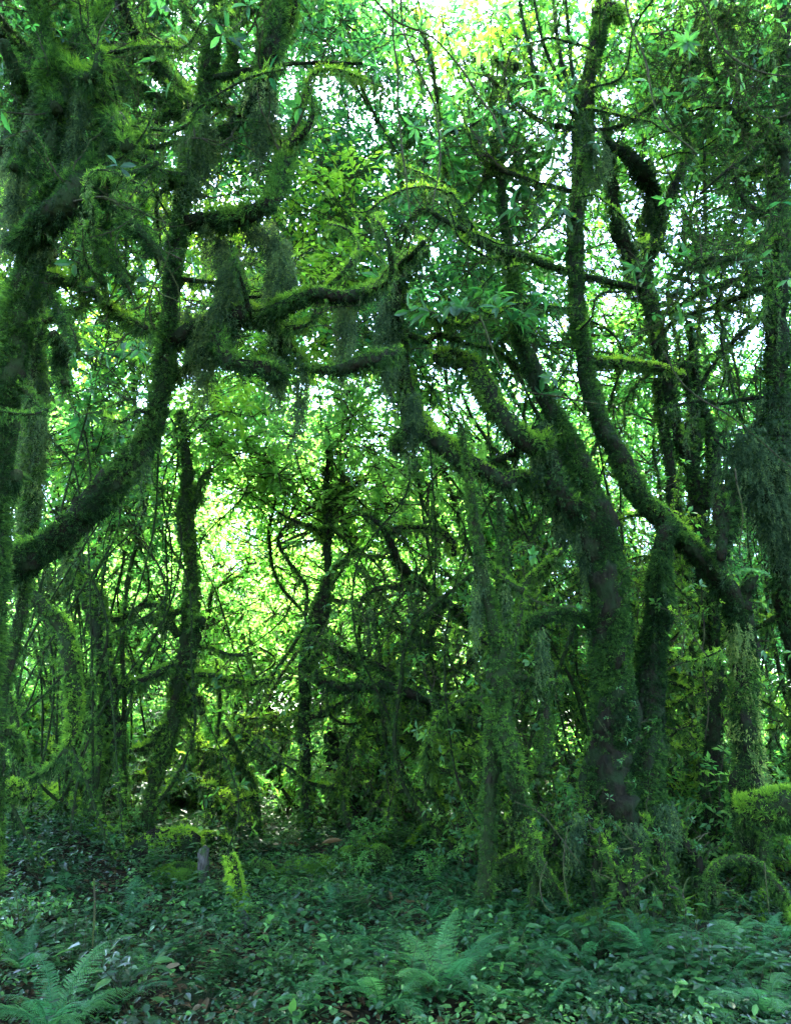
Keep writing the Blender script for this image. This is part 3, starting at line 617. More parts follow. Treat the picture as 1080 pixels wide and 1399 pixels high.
# K: the big tree on the hollow root mass
traced_tree('hollow_root_tree', 'massive dark trunk on a hollow moss-hung root mass, right of centre', 6.9,
    [(850, 1150, 70), (845, 1125, 100), (838, 1095, 96), (834, 1065, 84), (833, 1040, 78), (834, 1000, 74), (836, 940, 70), (838, 880, 68), (836, 820, 68), (828, 760, 66), (815, 715, 58), (800, 680, 50), (786, 640, 42), (768, 590, 34), (748, 545, 28), (728, 505, 24), (708, 450, 20), (695, 380, 16), (690, 300, 13), (680, 200, 10)],
    limbs=[([(888, 1140, 66), (885, 1050, 52), (883, 980, 48), (885, 920, 44), (890, 870, 40), (897, 820, 36), (903, 780, 32), (908, 750, 28), (914, 728, 22), (920, 716, 12)], dict(tint=.28, cover=2.6, patch=.15)),
           ([(823, 1060, 34), (822, 960, 34), (819, 890, 28), (812, 850, 20), (780, 838, 14), (740, 842, 14), (720, 850, 10)], dict(tint=.32, cover=2.4, patch=.15)),
           ([(805, 690, 40), (780, 690, 34), (764, 660, 32), (755, 625, 36), (745, 600, 40), (735, 590, 30)], dict(tint=.2, L=.05)),
           ([(742, 598, 30), (727, 608, 32), (704, 588, 33), (681, 560, 33), (661, 530, 33), (646, 502, 31), (622, 489, 27), (596, 492, 20)], dict(tint=.55, up=.45, L=.045)),
           ([(776, 700, 20), (748, 682, 16), (730, 658, 18), (704, 648, 17), (690, 662, 22), (665, 646, 27), (635, 630, 31), (605, 611, 31), (580, 596, 31), (566, 570, 28), (556, 530, 27), (549, 480, 24), (541, 430, 22), (545, 390, 22), (562, 362, 14), (582, 340, 9)], dict(tint=.55, up=.5, L=.045)),
           ([(546, 395, 14), (556, 412, 14), (592, 432, 13), (625, 446, 11), (662, 436, 8), (690, 420, 5)], dict(tint=.6)),
           ([(560, 588, 20), (548, 602, 20), (540, 618, 10)], dict(tint=.3)),
           ([(560, 458, 10), (585, 465, 10), (598, 456, 8), (640, 470, 7), (680, 480, 6), (712, 505, 8), (740, 520, 7)], dict(tint=.45)),
           ([(765, 655, 14), (764, 700, 14), (764, 735, 11), (766, 758, 6)], dict(tint=.2)),
           ([(632, 640, 14), (668, 632, 14), (705, 615, 16)], dict(tint=.35)),
           # roots
           ([(815, 1010, 18), (798, 1050, 16), (795, 1085, 15), (803, 1120, 16), (796, 1160, 18)], dict(tint=.42)),
           ([(870, 1160, 26), (888, 1180, 22), (908, 1172, 22), (924, 1160, 16)], dict(tint=.75, up=.4)),
           ([(852, 1130, 26), (866, 1150, 22), (884, 1160, 20), (882, 1185, 12)], dict(tint=.5)),
           ([(800, 1140, 50), (830, 1150, 60), (868, 1158, 50), (895, 1140, 36)], dict(tint=.38, shag=1.4, hang=240, hangL=(.1, .45))),
           ([(905, 1115, 24), (920, 1118, 26), (928, 1135, 20)], dict(tint=.6, up=.4))] + root_limbs(),
    clumps=[[(738, 585, 34), (748, 600, 46), (742, 625, 36), (738, 655, 14)],
            [(525, 410, 30), (528, 445, 46), (532, 490, 36), (530, 525, 14)],
            [(760, 640, 34), (764, 680, 26), (764, 735, 14)],
            [(800, 700, 50), (795, 740, 36), (800, 790, 14)],
            [(560, 540, 26), (562, 580, 34), (556, 620, 12)],
            [(872, 1130, 30, 6.45), (866, 1170, 32, 6.42), (862, 1215, 18, 6.4)],
            [(790, 1120, 24, 6.5), (782, 1145, 24, 6.45), (776, 1175, 10, 6.45)], [(905, 1100, 26, 6.55), (914, 1135, 24, 6.5), (912, 1170, 10, 6.5)]],
    bark='darkbark', tint=.30, L=.032, cover=1.5, up=.2, shag=.8, hang=160, hangL=(.06, .4), patch=.5, root=False, tcover=3.0, tL=.028, core=.9, tpatch=.12,
    twigs=[(-q, .05, .7, 7, .28, (0, -.3, .35), 1, .2) for q in range(1, 13)] + [(0, .14, .6, 16, .25, (0, -.8, .3), 0, .25), (6, .4, 1, 5, .5, (.2, -.2, .3), 1), (0, .88, 1, 10, .9, (0, -.2, .4), 2), (0, 0, .14, 34, .3, (0, -.7, .5), 1, .22), (8, .2, 1, 6, .6, (.2, -.2, .3), 1), (5, .85, 1, 4, .5, (-.3, 0, .4), 1)],
    leaf=dict(L=.21, W=.055, tint=.28, p=.6, n=8))

# L: the tall leaning trunk springing from the stump at the right
traced_tree('tall_leaning_tree', 'tall thin trunk leaning up and left from a furry mossy stump at right', 6.9,
    [(1032, 1190, 56, 7.3), (1026, 1120, 50, 7.3), (1021, 1060, 46, 7.3), (1017, 1000, 44, 7.3), (1013, 940, 44, 7.3), (1011, 880, 44, 7.3), (1006, 835, 42, 7.2), (985, 796, 38, 7.1), (955, 762, 35, 7), (920, 726, 36), (890, 695, 38), (865, 660, 36), (840, 615, 34), (820, 580, 32), (806, 540, 30), (797, 490, 28), (792, 430, 26), (787, 360, 26), (785, 300, 24), (788, 250, 27), (796, 200, 32), (798, 160, 30), (803, 120, 24), (812, 70, 23), (820, 20, 23), (830, -50, 20)],
    limbs=[([(1008, 830, 32, 7.2), (1014, 810, 24, 7.2), (1024, 796, 14, 7.1), (1034, 787, 5, 7.1)], dict(tint=.2, cover=.6)),
           ([(800, 378, 12), (762, 366, 13), (715, 351, 16), (682, 341, 18), (655, 328, 18), (640, 315, 13), (625, 285, 10), (612, 250, 9), (603, 200, 8), (598, 150, 7), (590, 95, 6), (575, 30, 5)], dict(tint=.62, up=.45, L=.03, hang=10)),
           ([(797, 376, 13), (830, 383, 14), (864, 393, 13)], dict(tint=.5)),
           ([(800, 495, 13), (840, 497, 17), (875, 500, 15), (905, 505, 13), (932, 514, 9)], dict(tint=.65, up=.45, L=.032)),
           ([(788, 176, 8), (742, 166, 8), (702, 140, 7), (670, 108, 6), (648, 80, 5)], dict(cover=.8, hang=6)),
           ([(784, 262, 8), (742, 252, 8), (700, 238, 8), (668, 222, 10), (650, 190, 8), (640, 150, 6)], dict(cover=1.0, tint=.55, hang=8)),
           ([(794, 150, 7), (772, 105, 7), (760, 50, 6), (755, -20, 5)], dict(cover=.7, hang=4)),
           ([(790, 150, 6), (764, 110, 6), (742, 60, 5), (726, -10, 4)], dict(cover=.7, hang=4)),
           ([(792, 160, 7), (750, 130, 6), (728, 90, 6), (712, 20, 5), (706, -20, 4)], dict(cover=.7, hang=4)),
           ([(797, 150, 7), (782, 100, 6), (776, 40, 5), (770, -20, 5)], dict(cover=.7, hang=4)),
           ([(800, 178, 8), (845, 172, 7), (888, 146, 7), (925, 112, 6), (955, 60, 5), (975, 0, 4)], dict(cover=.8, hang=4)),
           ([(640, 318, 9), (605, 300, 8), (580, 285, 7), (560, 300, 6), (548, 340, 5)], dict(cover=1)),
           ([(625, 290, 7), (650, 265, 6), (668, 225, 5), (690, 195, 4)], dict(cover=.8)),
           ([(668, 84, 14), (690, 86, 18), (708, 90, 14)], dict(tint=.8)),
           ([(660, 212, 14), (672, 225, 18), (690, 235, 14)], dict(tint=.75)),
           ([(810, 20, 20), (830, 18, 30), (842, 30, 20)], dict(tint=.8, L=.06))] + crooked_limbs(6.7, ((798, 200, -1, .3), (786, 300, -1, .1), (790, 420, -1, -.1), (812, 70, -1, .3), (797, 150, 1, .4), (788, 270, 1, .1), (792, 450, 1, .2), (805, 120, 1, .1), (655, 328, -.8, .5), (612, 250, -.8, .2), (700, 345, -.3, -1), (600, 180, .8, .3)), .52, (8, 14), .018),
    clumps=[[(780, 180, 34), (800, 200, 54), (812, 225, 40), (806, 250, 16)], [(796, 240, 34), (800, 260, 20)],
            ([(1008, 850, 30, 7.2), (1013, 920, 36, 7.3), (1017, 1000, 38, 7.3), (1022, 1075, 40, 7.3)], dict(tint=.88, core=1.0, cover=1.8, L=.045))],  # bright tint paints rim light onto the stump moss
    bark='darkbark', tint=.38, L=.034, cover=1.4, tcover=2.2, tpatch=.2, up=.5, shag=.5, hang=50, hangL=(.04, .2), patch=.4,
    twigs=[(0, .6, 1, 16, 1.1, (0, .4, .2), 2, .8), (11, .1, 1, 10, 1.1, (.3, -.3, .1), 2, .8), (2, .3, 1, 18, .9, (0, -.2, .3), 2), (6, .3, 1, 12, .9, (-.4, -.2, .3), 2), (5, .4, 1, 10, .6, (-.2, -.3, .4), 1), (7, .4, 1, 4, .6, (0, 0, .6), 1), (11, .3, 1, 10, .8, (.3, -.1, .3), 2), (9, .4, 1, 5, .6, (0, 0, .6), 1), (12, .3, 1, 6, .6, (-.3, -.3, 0), 1), (4, .5, 1, 5, .5, (.2, -.2, -.2), 1)],
    leaf=dict(L=.2, W=.052, tint=.25, p=.14, n=7, mossy=.5))

# M: forked thicket
traced_tree('forked_tree', 'dark stem forking twice behind the leaning trunk, with fuzzy black-green bulges', 7.9,
    [(975, 1120, 34), (972, 950, 32), (968, 850, 32), (963, 790, 32), (957, 740, 31), (952, 690, 30), (941, 640, 24), (929, 600, 22), (920, 560, 22), (911, 515, 24), (900, 470, 28), (890, 430, 27), (878, 390, 24), (862, 350, 22), (848, 320, 24), (838, 280, 18), (834, 245, 18), (830, 205, 15), (826, 150, 10)],
    limbs=[([(955, 695, 24), (969, 650, 22), (972, 600, 21), (963, 568, 19), (953, 540, 16), (947, 490, 13), (940, 440, 10)], dict(tint=.3)),
           ([(938, 740, 18), (925, 700, 20), (915, 640, 17), (906, 600, 16), (900, 560, 15), (898, 520, 12)], dict(tint=.3)),
           ([(940, 640, 14), (948, 610, 17), (946, 570, 17), (938, 530, 14), (930, 490, 11)], dict(tint=.3)),
           ([(878, 392, 18), (884, 352, 18), (890, 315, 28), (893, 285, 28), (889, 256, 18), (879, 240, 32), (868, 226, 28), (850, 205, 14), (826, 192, 10)], dict(tint=.22, L=.06, patch=.2)),
           ([(890, 345, 12), (903, 292, 11), (924, 248, 12), (936, 214, 14), (942, 194, 14), (930, 150, 10), (938, 100, 8), (960, 60, 6)], dict(tint=.34)),
           ([(862, 352, 10), (872, 330, 9), (870, 300, 8)], dict(tint=.3)),
           ([(872, 395, 10), (855, 372, 8), (850, 340, 6)], dict(tint=.6))],
    clumps=[([(868, 222, 30), (880, 240, 38), (888, 256, 22)], dict(tint=.2)), ([(892, 268, 26), (893, 300, 34), (888, 335, 16)], dict(tint=.2))],
    bark='darkbark', tint=.28, L=.045, up=.25, cover=1.4, hang=60, twigs=[(0, .6, 1, 10, 1.0, (0, .3, .2), 2, .8), (5, .5, 1, 14, .9, (.2, 0, .4), 2), (1, .6, 1, 6, .6, (.3, 0, .4), 1), (0, .9, 1, 6, .7, (0, 0, .4), 1)],
    leaf=dict(L=.15, W=.05, tint=.4, p=.15, n=7))

# N
traced_tree('bearded_tree', 'bulging tree at the right edge wrapped in a huge dark beard of moss', 7.0,
    [(1098, 1180, 30, 7.8), (1094, 1050, 28, 7.8), (1086, 930, 28, 7.7), (1076, 830, 30, 7.5), (1062, 740, 34, 7.2), (1050, 680, 44), (1052, 615, 48), (1062, 550, 44), (1064, 480, 36), (1060, 400, 34), (1064, 300, 32), (1070, 220, 30), (1068, 100, 26), (1076, -30, 22)],
    limbs=[([(1035, 640, 34), (1008, 650, 32), (992, 680, 36), (988, 720, 28), (986, 765, 18)], dict(tint=.2, L=.06)),
           ([(1062, 328, 12), (1045, 334, 13), (1003, 352, 12), (958, 353, 10), (928, 374, 7)], dict(tint=.6, hang=14)),
           ([(1064, 364, 12), (1031, 376, 12), (992, 387, 11), (947, 404, 9), (911, 430, 6)], dict(tint=.6, hang=14)),
           ([(1064, 384, 12), (1031, 398, 11), (975, 421, 10), (925, 436, 8), (890, 470, 5)], dict(tint=.55, hang=14)),
           ([(1070, 172, 7), (1022, 211, 7), (986, 238, 6), (956, 265, 5)], dict(cover=.7, hang=4)),
           ([(1066, 300, 8), (1030, 285, 8), (1010, 262, 7), (1000, 230, 6)], dict(cover=.7, hang=4)),
           ([(1062, 545, 9), (1020, 545, 8), (985, 552, 7), (950, 548, 6), (900, 560, 5)], dict(cover=1)),
           ([(1055, 560, 8), (1020, 590, 7), (1000, 620, 6), (975, 600, 4)], dict(cover=.8)),
           ([(1068, 120, 10), (1040, 90, 12), (1005, 60, 12), (980, 20, 9), (965, -30, 7)], dict(tint=.5)),
           ([(1068, 200, 10), (1030, 180, 10), (1000, 150, 9), (970, 90, 8), (950, 30, 6)], dict(tint=.45)),
           ([(1064, 420, 9), (1020, 450, 8), (980, 490, 7), (950, 540, 6), (930, 600, 4)], dict(tint=.4)),
           ([(1062, 500, 16), (1085, 470, 16), (1110, 430, 14)], dict(tint=.3))] + crooked_limbs(6.9, ((1066, 60, -1, .2), (1068, 120, -1, 0), (1066, 180, -1, .3), (1066, 240, -1, 0), (1064, 300, -1, -.1), (1062, 350, -1, .2), (1060, 420, -1, 0), (1060, 470, -1, -.2), (1000, 150, -.8, .3), (1005, 352, -.7, -.6), (990, 388, -.5, -.8)), .52, (8, 14), .018),
    clumps=[([(1010, 600, 60), (1030, 635, 96), (1040, 672, 86), (1042, 700, 50), (1046, 740, 20)], dict(tint=.27, L=.06)),
            ([(1062, 590, 60), (1070, 650, 70), (1074, 710, 50), (1070, 760, 20)], dict(tint=.24, L=.06)),
            ([(995, 655, 34), (990, 695, 40), (990, 740, 26), (987, 775, 12)], dict(tint=.2, L=.06)),
            ([(1060, 530, 50), (1050, 570, 56), (1060, 610, 40)], dict(tint=.2))],
    bark='darkbark', tint=.28, L=.045, up=.25, cover=1.4, hang=120, hangL=(.08, .4),
    twigs=[(0, .5, 1, 20, 1.2, (-.8, -.2, .1), 2, .8), (9, .1, 1, 10, 1.1, (-.3, -.4, 0), 2, .8), (10, .1, 1, 16, 1.1, (-.3, -.4, 0), 2, .8), (2, .3, 1, 16, .9, (-.3, -.1, 0), 2), (3, .3, 1, 16, .6, (-.3, 0, 0), 2), (4, .3, 1, 9, .6, (-.3, 0, -.1), 2), (5, .2, 1, 7, .6, (-.3, 0, 0), 1), (9, .2, 1, 10, .7, (-.2, 0, .2), 2), (10, .2, 1, 10, .7, (-.2, 0, .1), 2), (6, .2, 1, 5, .5, (0, 0, .3), 1), (11, .2, 1, 6, .5, (-.2, 0, -.1), 1)],
    leaf=dict(L=.14, W=.045, tint=.35, p=.12, n=6, mossy=.6))

# P: the tangle in the middle
def tangle():
    d = 8.8
    tw = [(1, .1, 1, 12, .7, (-.1, 0, -.2), 2), (2, .1, 1, 9, .6, (0, 0, -.1), 2), (3, .1, 1, 14, .7, (0, 0, -.3), 2), (5, .1, 1, 10, .6, (-.2, 0, -.3), 2), (6, .1, 1, 6, .5, (0, 0, -.3), 2), (4, .2, 1, 6, .5, (.2, 0, -.2), 1), (7, .1, 1, 12, .7, (-.1, 0, .1), 2), (8, .1, 1, 12, .7, (-.1, 0, .1), 2)]
    traced_tree('tangled_tree', 'tangle of dark crooked low boughs and twigs behind the two-legged mossy tree', d,
        [(664, 1150, 24), (672, 1050, 22), (676, 980, 22), (672, 920, 22), (664, 870, 20), (650, 846, 18)],
        limbs=[([(668, 990, 12), (645, 990, 13), (622, 978, 14), (590, 964, 15), (563, 950, 17), (535, 938, 18), (500, 935, 18), (470, 936, 16), (440, 930, 12), (432, 915, 8)], dict(tint=.3)),
               ([(565, 945, 12), (540, 925, 13), (510, 906, 13), (478, 896, 11), (452, 880, 8), (440, 860, 6)], dict(tint=.4)),
               ([(655, 850, 17), (635, 840, 17), (596, 815, 17), (566, 790, 16), (546, 770, 15), (533, 742, 13), (516, 716, 10), (495, 700, 6)], dict(tint=.4)),
               ([(528, 728, 10), (548, 722, 11), (575, 721, 10), (600, 726, 11), (616, 745, 15), (618, 760, 9)], dict(tint=.65)),
               ([(568, 793, 10), (545, 800, 10), (515, 804, 9), (495, 820, 8), (486, 850, 6)], dict(tint=.55)),
               ([(604, 822, 14), (592, 846, 15), (586, 868, 14), (582, 885, 8)], dict(tint=.25)),
               ([(672, 925, 12), (640, 945, 12), (620, 960, 12), (600, 945, 10), (590, 920, 8), (570, 900, 6)], dict(tint=.5)),
               ([(660, 880, 12), (640, 905, 11), (612, 915, 10), (585, 900, 9), (560, 870, 7), (520, 850, 5)], dict(tint=.45))],
        clumps=[[(570, 820, 12), (566, 850, 16), (572, 880, 8)], [(505, 830, 10), (503, 860, 14), (500, 880, 8)]],
        bark='darkbark', tint=.36, L=.045, cover=1.3, hang=30, hangL=(.05, .25), twigs=tw, leaf=dict(L=.09, W=.03, tint=.4, p=.08, n=5, mossy=.5))
tangle()

rng = np.random.default_rng(101)
# ------------------------------------------------------------------ crooked mossy small trees of the middle distance
CRK, CRKP = [], []
for px, d, H, nl in ((95, 9.4, 3.2, 5), (175, 9.6, 3.0, 5), (365, 9.8, 2.2, 5), (480, 9.5, 2.6, 6), (525, 10.6, 2.8, 6), (565, 9.2, 2.6, 8), (605, 10.2, 3.2, 7), (640, 9.4, 3.6, 7), (725, 8.7, 3.6, 7), (770, 9.6, 4.2, 6), (925, 8.9, 4.6, 7), (990, 9.2, 4.8, 8), (1055, 8.6, 5.2, 8), (860, 9.8, 5.2, 7), (900, 8.4, 5.8, 8), (1010, 8.2, 6.2, 8), (700, 8.3, 5.6, 8), (600, 8.8, 5.4, 8)):
    b = at(px, 1000, d); g = float(ground_h(b[0], b[1])); base = np.array([b[0], b[1], g]); tint = rng.uniform(.42, .62)
    t = thing('crooked_tree', base, None, 'tree', 'crooked mossy trees of the middle distance')
    n = int(H / .28); C, r = path(wander(base - np.array([0, 0, .1]), (rng.normal(0, .25), rng.normal(0, .15), 1), n, .28, .34, .16, rng.uniform(.04, .062), .022), d, .06, .4)
    S = Soup(); tube(S, C, r * .85, 8, .2); o = S.obj('trunk', ['bark'], t, base, True); S = Soup(); moss(S, C, r * .85, d, 1.7, .05, tint, .35, .7, .3); strands(S, C, r * .85, d, 22, .04, .2, tint, m=1); S.obj('moss', ['moss', 'hang'], o, base)
    out, tips = [], []
    for k in range(nl):
        i = int(len(C) * rng.uniform(.25, .98)); a = rng.uniform(0, 6.28)
        C2, r2 = path(wander(C[i], (math.cos(a), .5 * math.sin(a), rng.uniform(-.1, .7)), int(rng.integers(5, 9)), .2, .42, .03, r[i] * .75, .009), d, .06, .4)
        S = Soup(); tube(S, C2, r2 * .85, 7, .2); bo = S.obj('branch', ['bark'], t, base, True); S = Soup(); moss(S, C2, r2 * .85, d, 1.7, .05, tint + .08, .35, .8, .3); strands(S, C2, r2 * .85, d, 18, .04, .22, tint, m=1); S.obj('moss', ['moss', 'hang'], bo, base)
        for q in range(5): grow(C2[int(len(C2) * rng.uniform(.3, .99))], norm(rng.normal(0, .7, 3) + np.array([0, 0, .1])), rng.uniform(.3, .7), .007, 1, out, tips, .45)
    S = Soup()
    for X, rr in out:
        tube(S, X, rr, 4, .1, .5, 0, False)
        if rng.random() < .7: moss(S, X, rr, d, 1.4, .035, tint + .08, .3, .8, .5, m=2)
    tp = np.array([q[0] for q in tips]); td = np.array([q[1] for q in tips]); kk = rng.random(len(tp)) < .4; rosettes(S, tp[kk], td[kk] + np.array([0, 0, .5]), 6, .11, .04, .5 + rng.normal(0, .12, kk.sum()), False, 1)
    S.obj('crown', ['twig', 'leaf', 'moss'], t, base); CRK.append(t); CRKP.append((px, 1000 - 80 * H))

rng = np.random.default_rng(102)
# ------------------------------------------------------------------ fallen wood, stones and mounds
def log(name, label, nodes, d, bk='bark', tint=.5, up=.4, L=.035, cover=2.0, hang=20, cat='log', core=.9, patch=.3, group=None, hangL=(.03, .12)):
    C, r = path(nodes, d, .04, .3); base = np.array([C[0][0], C[0][1], C[0][2]])
    S = Soup(); tube(S, C, r * core, 11, .16)
    o = S.obj(name, [bk], None, (0, 0, 0), True)
    # the log itself is the top-level mesh; put its origin at its foot
    o.data.transform(__import__('mathutils').Matrix.Translation(-Vector(base))); o.location = Vector(base)
    tag(o, label, cat, group)
    if cover > 0:
        S = Soup(); moss(S, C, r * core, d, cover, L, tint, up, .5, patch); strands(S, C, r * core, d, hang, *hangL, tint=tint, m=1); S.obj('moss', ['moss', 'hang'], o, base)
    return o
def gnode(px, py, w, lift=.4):
    p = gp(px, py); r = w / 2 * scale_at(py, p[1]); return np.array([p[0], p[1], float(ground_h(p[0], p[1])) + r * lift, r])
def gnode2(px, py, w):
    """a point seen at this pixel but standing over ground a little further down the picture"""
    return None
log('mossy_stick', 'short upright pole banded with bright yellow-green moss in the clearing', [gnode(330, 1252, 14, -1), np.array([*at(328, 1236, gp(328, 1243)[1]), .052]), np.array([*at(323, 1200, gp(328, 1243)[1]), .056]), np.array([*at(314, 1166, gp(328, 1243)[1]), .046])], 8, 'darkbark', .95, .1, .035, 3.6, 0, 'stick', .8, .3)
log('grey_stick', 'bare grey weathered stick standing left of the bright mossy pole', [gnode(273, 1214, 15, -1), np.array([*at(274, 1200, gp(273, 1214)[1]), .05]), np.array([*at(278, 1160, gp(273, 1214)[1]), .05])], 8, 'grey', .5, .2, .02, .15, 0, 'stick', .95, .6)
log('fallen_log', 'short fallen log with a moss cap left of the grey stick', [gnode(190, 1180, 40, .6), gnode(215, 1178, 50, .7), gnode(245, 1175, 48, .7), gnode(262, 1172, 36, .6)], 8.6, 'darkbark', .62, .45)
log('mossy_branch', 'thin mossy branch lying between the log and the bright pole', [gnode(256, 1164, 12, 3), gnode(285, 1166, 13, 3), gnode(315, 1172, 12, 2.5)], 8.8, 'bark', .6, .4, cat='branch')
log('leaning_log', 'mossy fallen branch slanting up to the two-legged tree', [gnode(560, 1168, 20, .5), gnode(590, 1150, 22, 1.2), np.array([*at(618, 1132, gp(590, 1160)[1]), .10]), np.array([*at(646, 1115, gp(590, 1160)[1]), .08])], 8.6, 'darkbark', .5, .4)
log('root_log', 'low mossy log snaking across the left bank below the looping stem', [gnode(-10, 1110, 26, .9), gnode(20, 1100, 28, 1.2), gnode(60, 1108, 30, 1.3), gnode(100, 1124, 30, 1.0), gnode(140, 1148, 28, .7), gnode(180, 1160, 20, .2)], 7.5, 'bark', .55, .45)
log('stub_log', 'yellow-mossed branch stub jutting over the left bank', [np.array([*at(-20, 1078, 6.8), .09]), np.array([*at(20, 1075, 6.9), .09]), np.array([*at(48, 1080, 7.0), .075])], 6.9, 'bark', .72, .4)
log('mossy_bough', 'thick moss-covered bough lying against the furry stump at the right edge', [np.array([*at(1018, 1116, 7.1), .15]), np.array([*at(1050, 1112, 7.0), .17]), np.array([*at(1095, 1110, 6.9), .18]), np.array([*at(1160, 1120, 6.8), .22]), np.array([*at(1230, 1260, 6.7), .2])], 7, 'bark', .48, .35, .045, 2.4, 160, hangL=(.1, .4))
arch = [gnode(962, 1262, 12, -1)] + [np.array([*at(x, y, 6.3), w * .36 * scale_at(y, 6.3)]) for x, y, w in ((961, 1235, 11), (964, 1205, 12), (976, 1184, 13), (1000, 1174, 13), (1030, 1180, 16), (1056, 1207, 20), (1080, 1243, 22))] + [gnode(1104, 1300, 24, -1)]
log('arching_root', 'slender mossy root arching over the ground at the lower right', arch, 6.3, 'bark', .42, .3, .026, cat='root', hang=14)
log('drooping_root', 'mossy root tail hanging from the thick bough to the ground, right of the stump', [np.array([*at(1046, 1130, 6.9), .05]), np.array([*at(1040, 1170, 6.85), .04]), np.array([*at(1044, 1210, 6.8), .035]), gnode(1046, 1268, 8, -1)], 6.8, 'bark', .4, .3, cat='root')
log('side_log', 'dark fallen bough behind the thin upright trunk, mostly buried in plants', [gnode(378, 1090, 10, 1), gnode(402, 1108, 14, 3.5), gnode(420, 1100, 14, 6)], 11, 'darkbark', .4, .3)

def mound(name, label, px, py, rx, rz, tint=.6, cat='mound', mat='darkbark', cover=4.0, ry=None):
    p = gp(px, py); sx = rx * 1.15 * scale_at(py, p[1]); sz = rz * .95 * scale_at(py, p[1]); sy = ry or sx * .8
    n, k = 26, 12; u = np.linspace(0, 6.2832, n, endpoint=False); v = np.linspace(-.5, 1.5708, k)
    U, Vv = np.meshgrid(u, v); ph = rng.uniform(0, 6.28, 4)
    rr = 1 + .2 * np.sin(2 * U + ph[0] + Vv) + .16 * np.sin(5 * U + ph[1] - 2 * Vv) + .1 * np.sin(4 * Vv + ph[2])
    X = np.stack([rr * np.cos(Vv) * np.cos(U) * sx, rr * np.cos(Vv) * np.sin(U) * sy, rr * np.sin(Vv) * sz], -1)
    V = X.reshape(-1, 3); i = np.arange(k - 1)[:, None] * n; j = np.arange(n)[None]; jj = (j + 1) % n
    S = Soup(); S.add(V, .5, None, np.stack([i + j, i + jj, i + n + jj, i + n + j], -1).reshape(-1, 4))
    o = S.obj(name, [mat], None, (0, 0, 0), True); b = np.array([p[0], p[1], float(ground_h(p[0], p[1]))]); o.location = b; tag(o, label, cat)
    S = Soup(); w = .0012 * p[1]; Ln = .016
    m = int(2 * np.pi * sx * sy * 1.3 * cover / (.5 * w * Ln)); a = rng.uniform(0, 6.28, m); e = np.arcsin(rng.uniform(-.2, 1, m))
    rr = 1 + .2 * np.sin(2 * a + ph[0] + e) + .16 * np.sin(5 * a + ph[1] - 2 * e) + .1 * np.sin(4 * e + ph[2])
    q = np.stack([rr * np.cos(e) * np.cos(a) * sx, rr * np.cos(e) * np.sin(a) * sy, rr * np.sin(e) * sz], -1)
    dn = norm(q / np.array([sx ** 2, sy ** 2, sz ** 2]) * sz); pn = np.sin(q[:, 0] * 14 + ph[0]) * np.sin(q[:, 1] * 17 + ph[1])
    blades(S, q * .98, norm(dn + rng.normal(0, .4, (m, 3)) - np.array([0, 0, .25])), Ln * rng.uniform(.5, 1.4, m), w, np.clip(tint + .2 * dn[:, 2] - .1 + .14 * pn + rng.normal(0, .08, m), 0, 1))  # cushion tops tinted lighter, top light put into the colour
    S.obj('moss', ['moss'], o)
    return o
mound('mossy_mound', 'bright green moss cushion beside the brown leaf scrap, mid clearing', 500, 1182, 34, 30, .52)
mound('mossy_mound', 'low moss hump right behind the bright mossy pole', 352, 1205, 26, 22, .42)
mound('mossy_mound', 'mossy hump under the fallen log left of the grey stick', 238, 1205, 40, 18, .45)
mound('mossy_mound', 'wide flat moss cushion between the pole and the brown leaf scrap', 420, 1192, 40, 16, .46)
mound('mossy_mound', 'dull moss cushion at the foot of the hollow root mass', 835, 1272, 60, 18, .36)
mound('mossy_mound', 'small bright moss lump between the two mossy legs', 676, 1268, 14, 12, .55)
mound('grey_stone', 'small blue-grey stone below the bright mossy pole', 332, 1268, 11, 16, .3, 'stone', 'grey', .12)

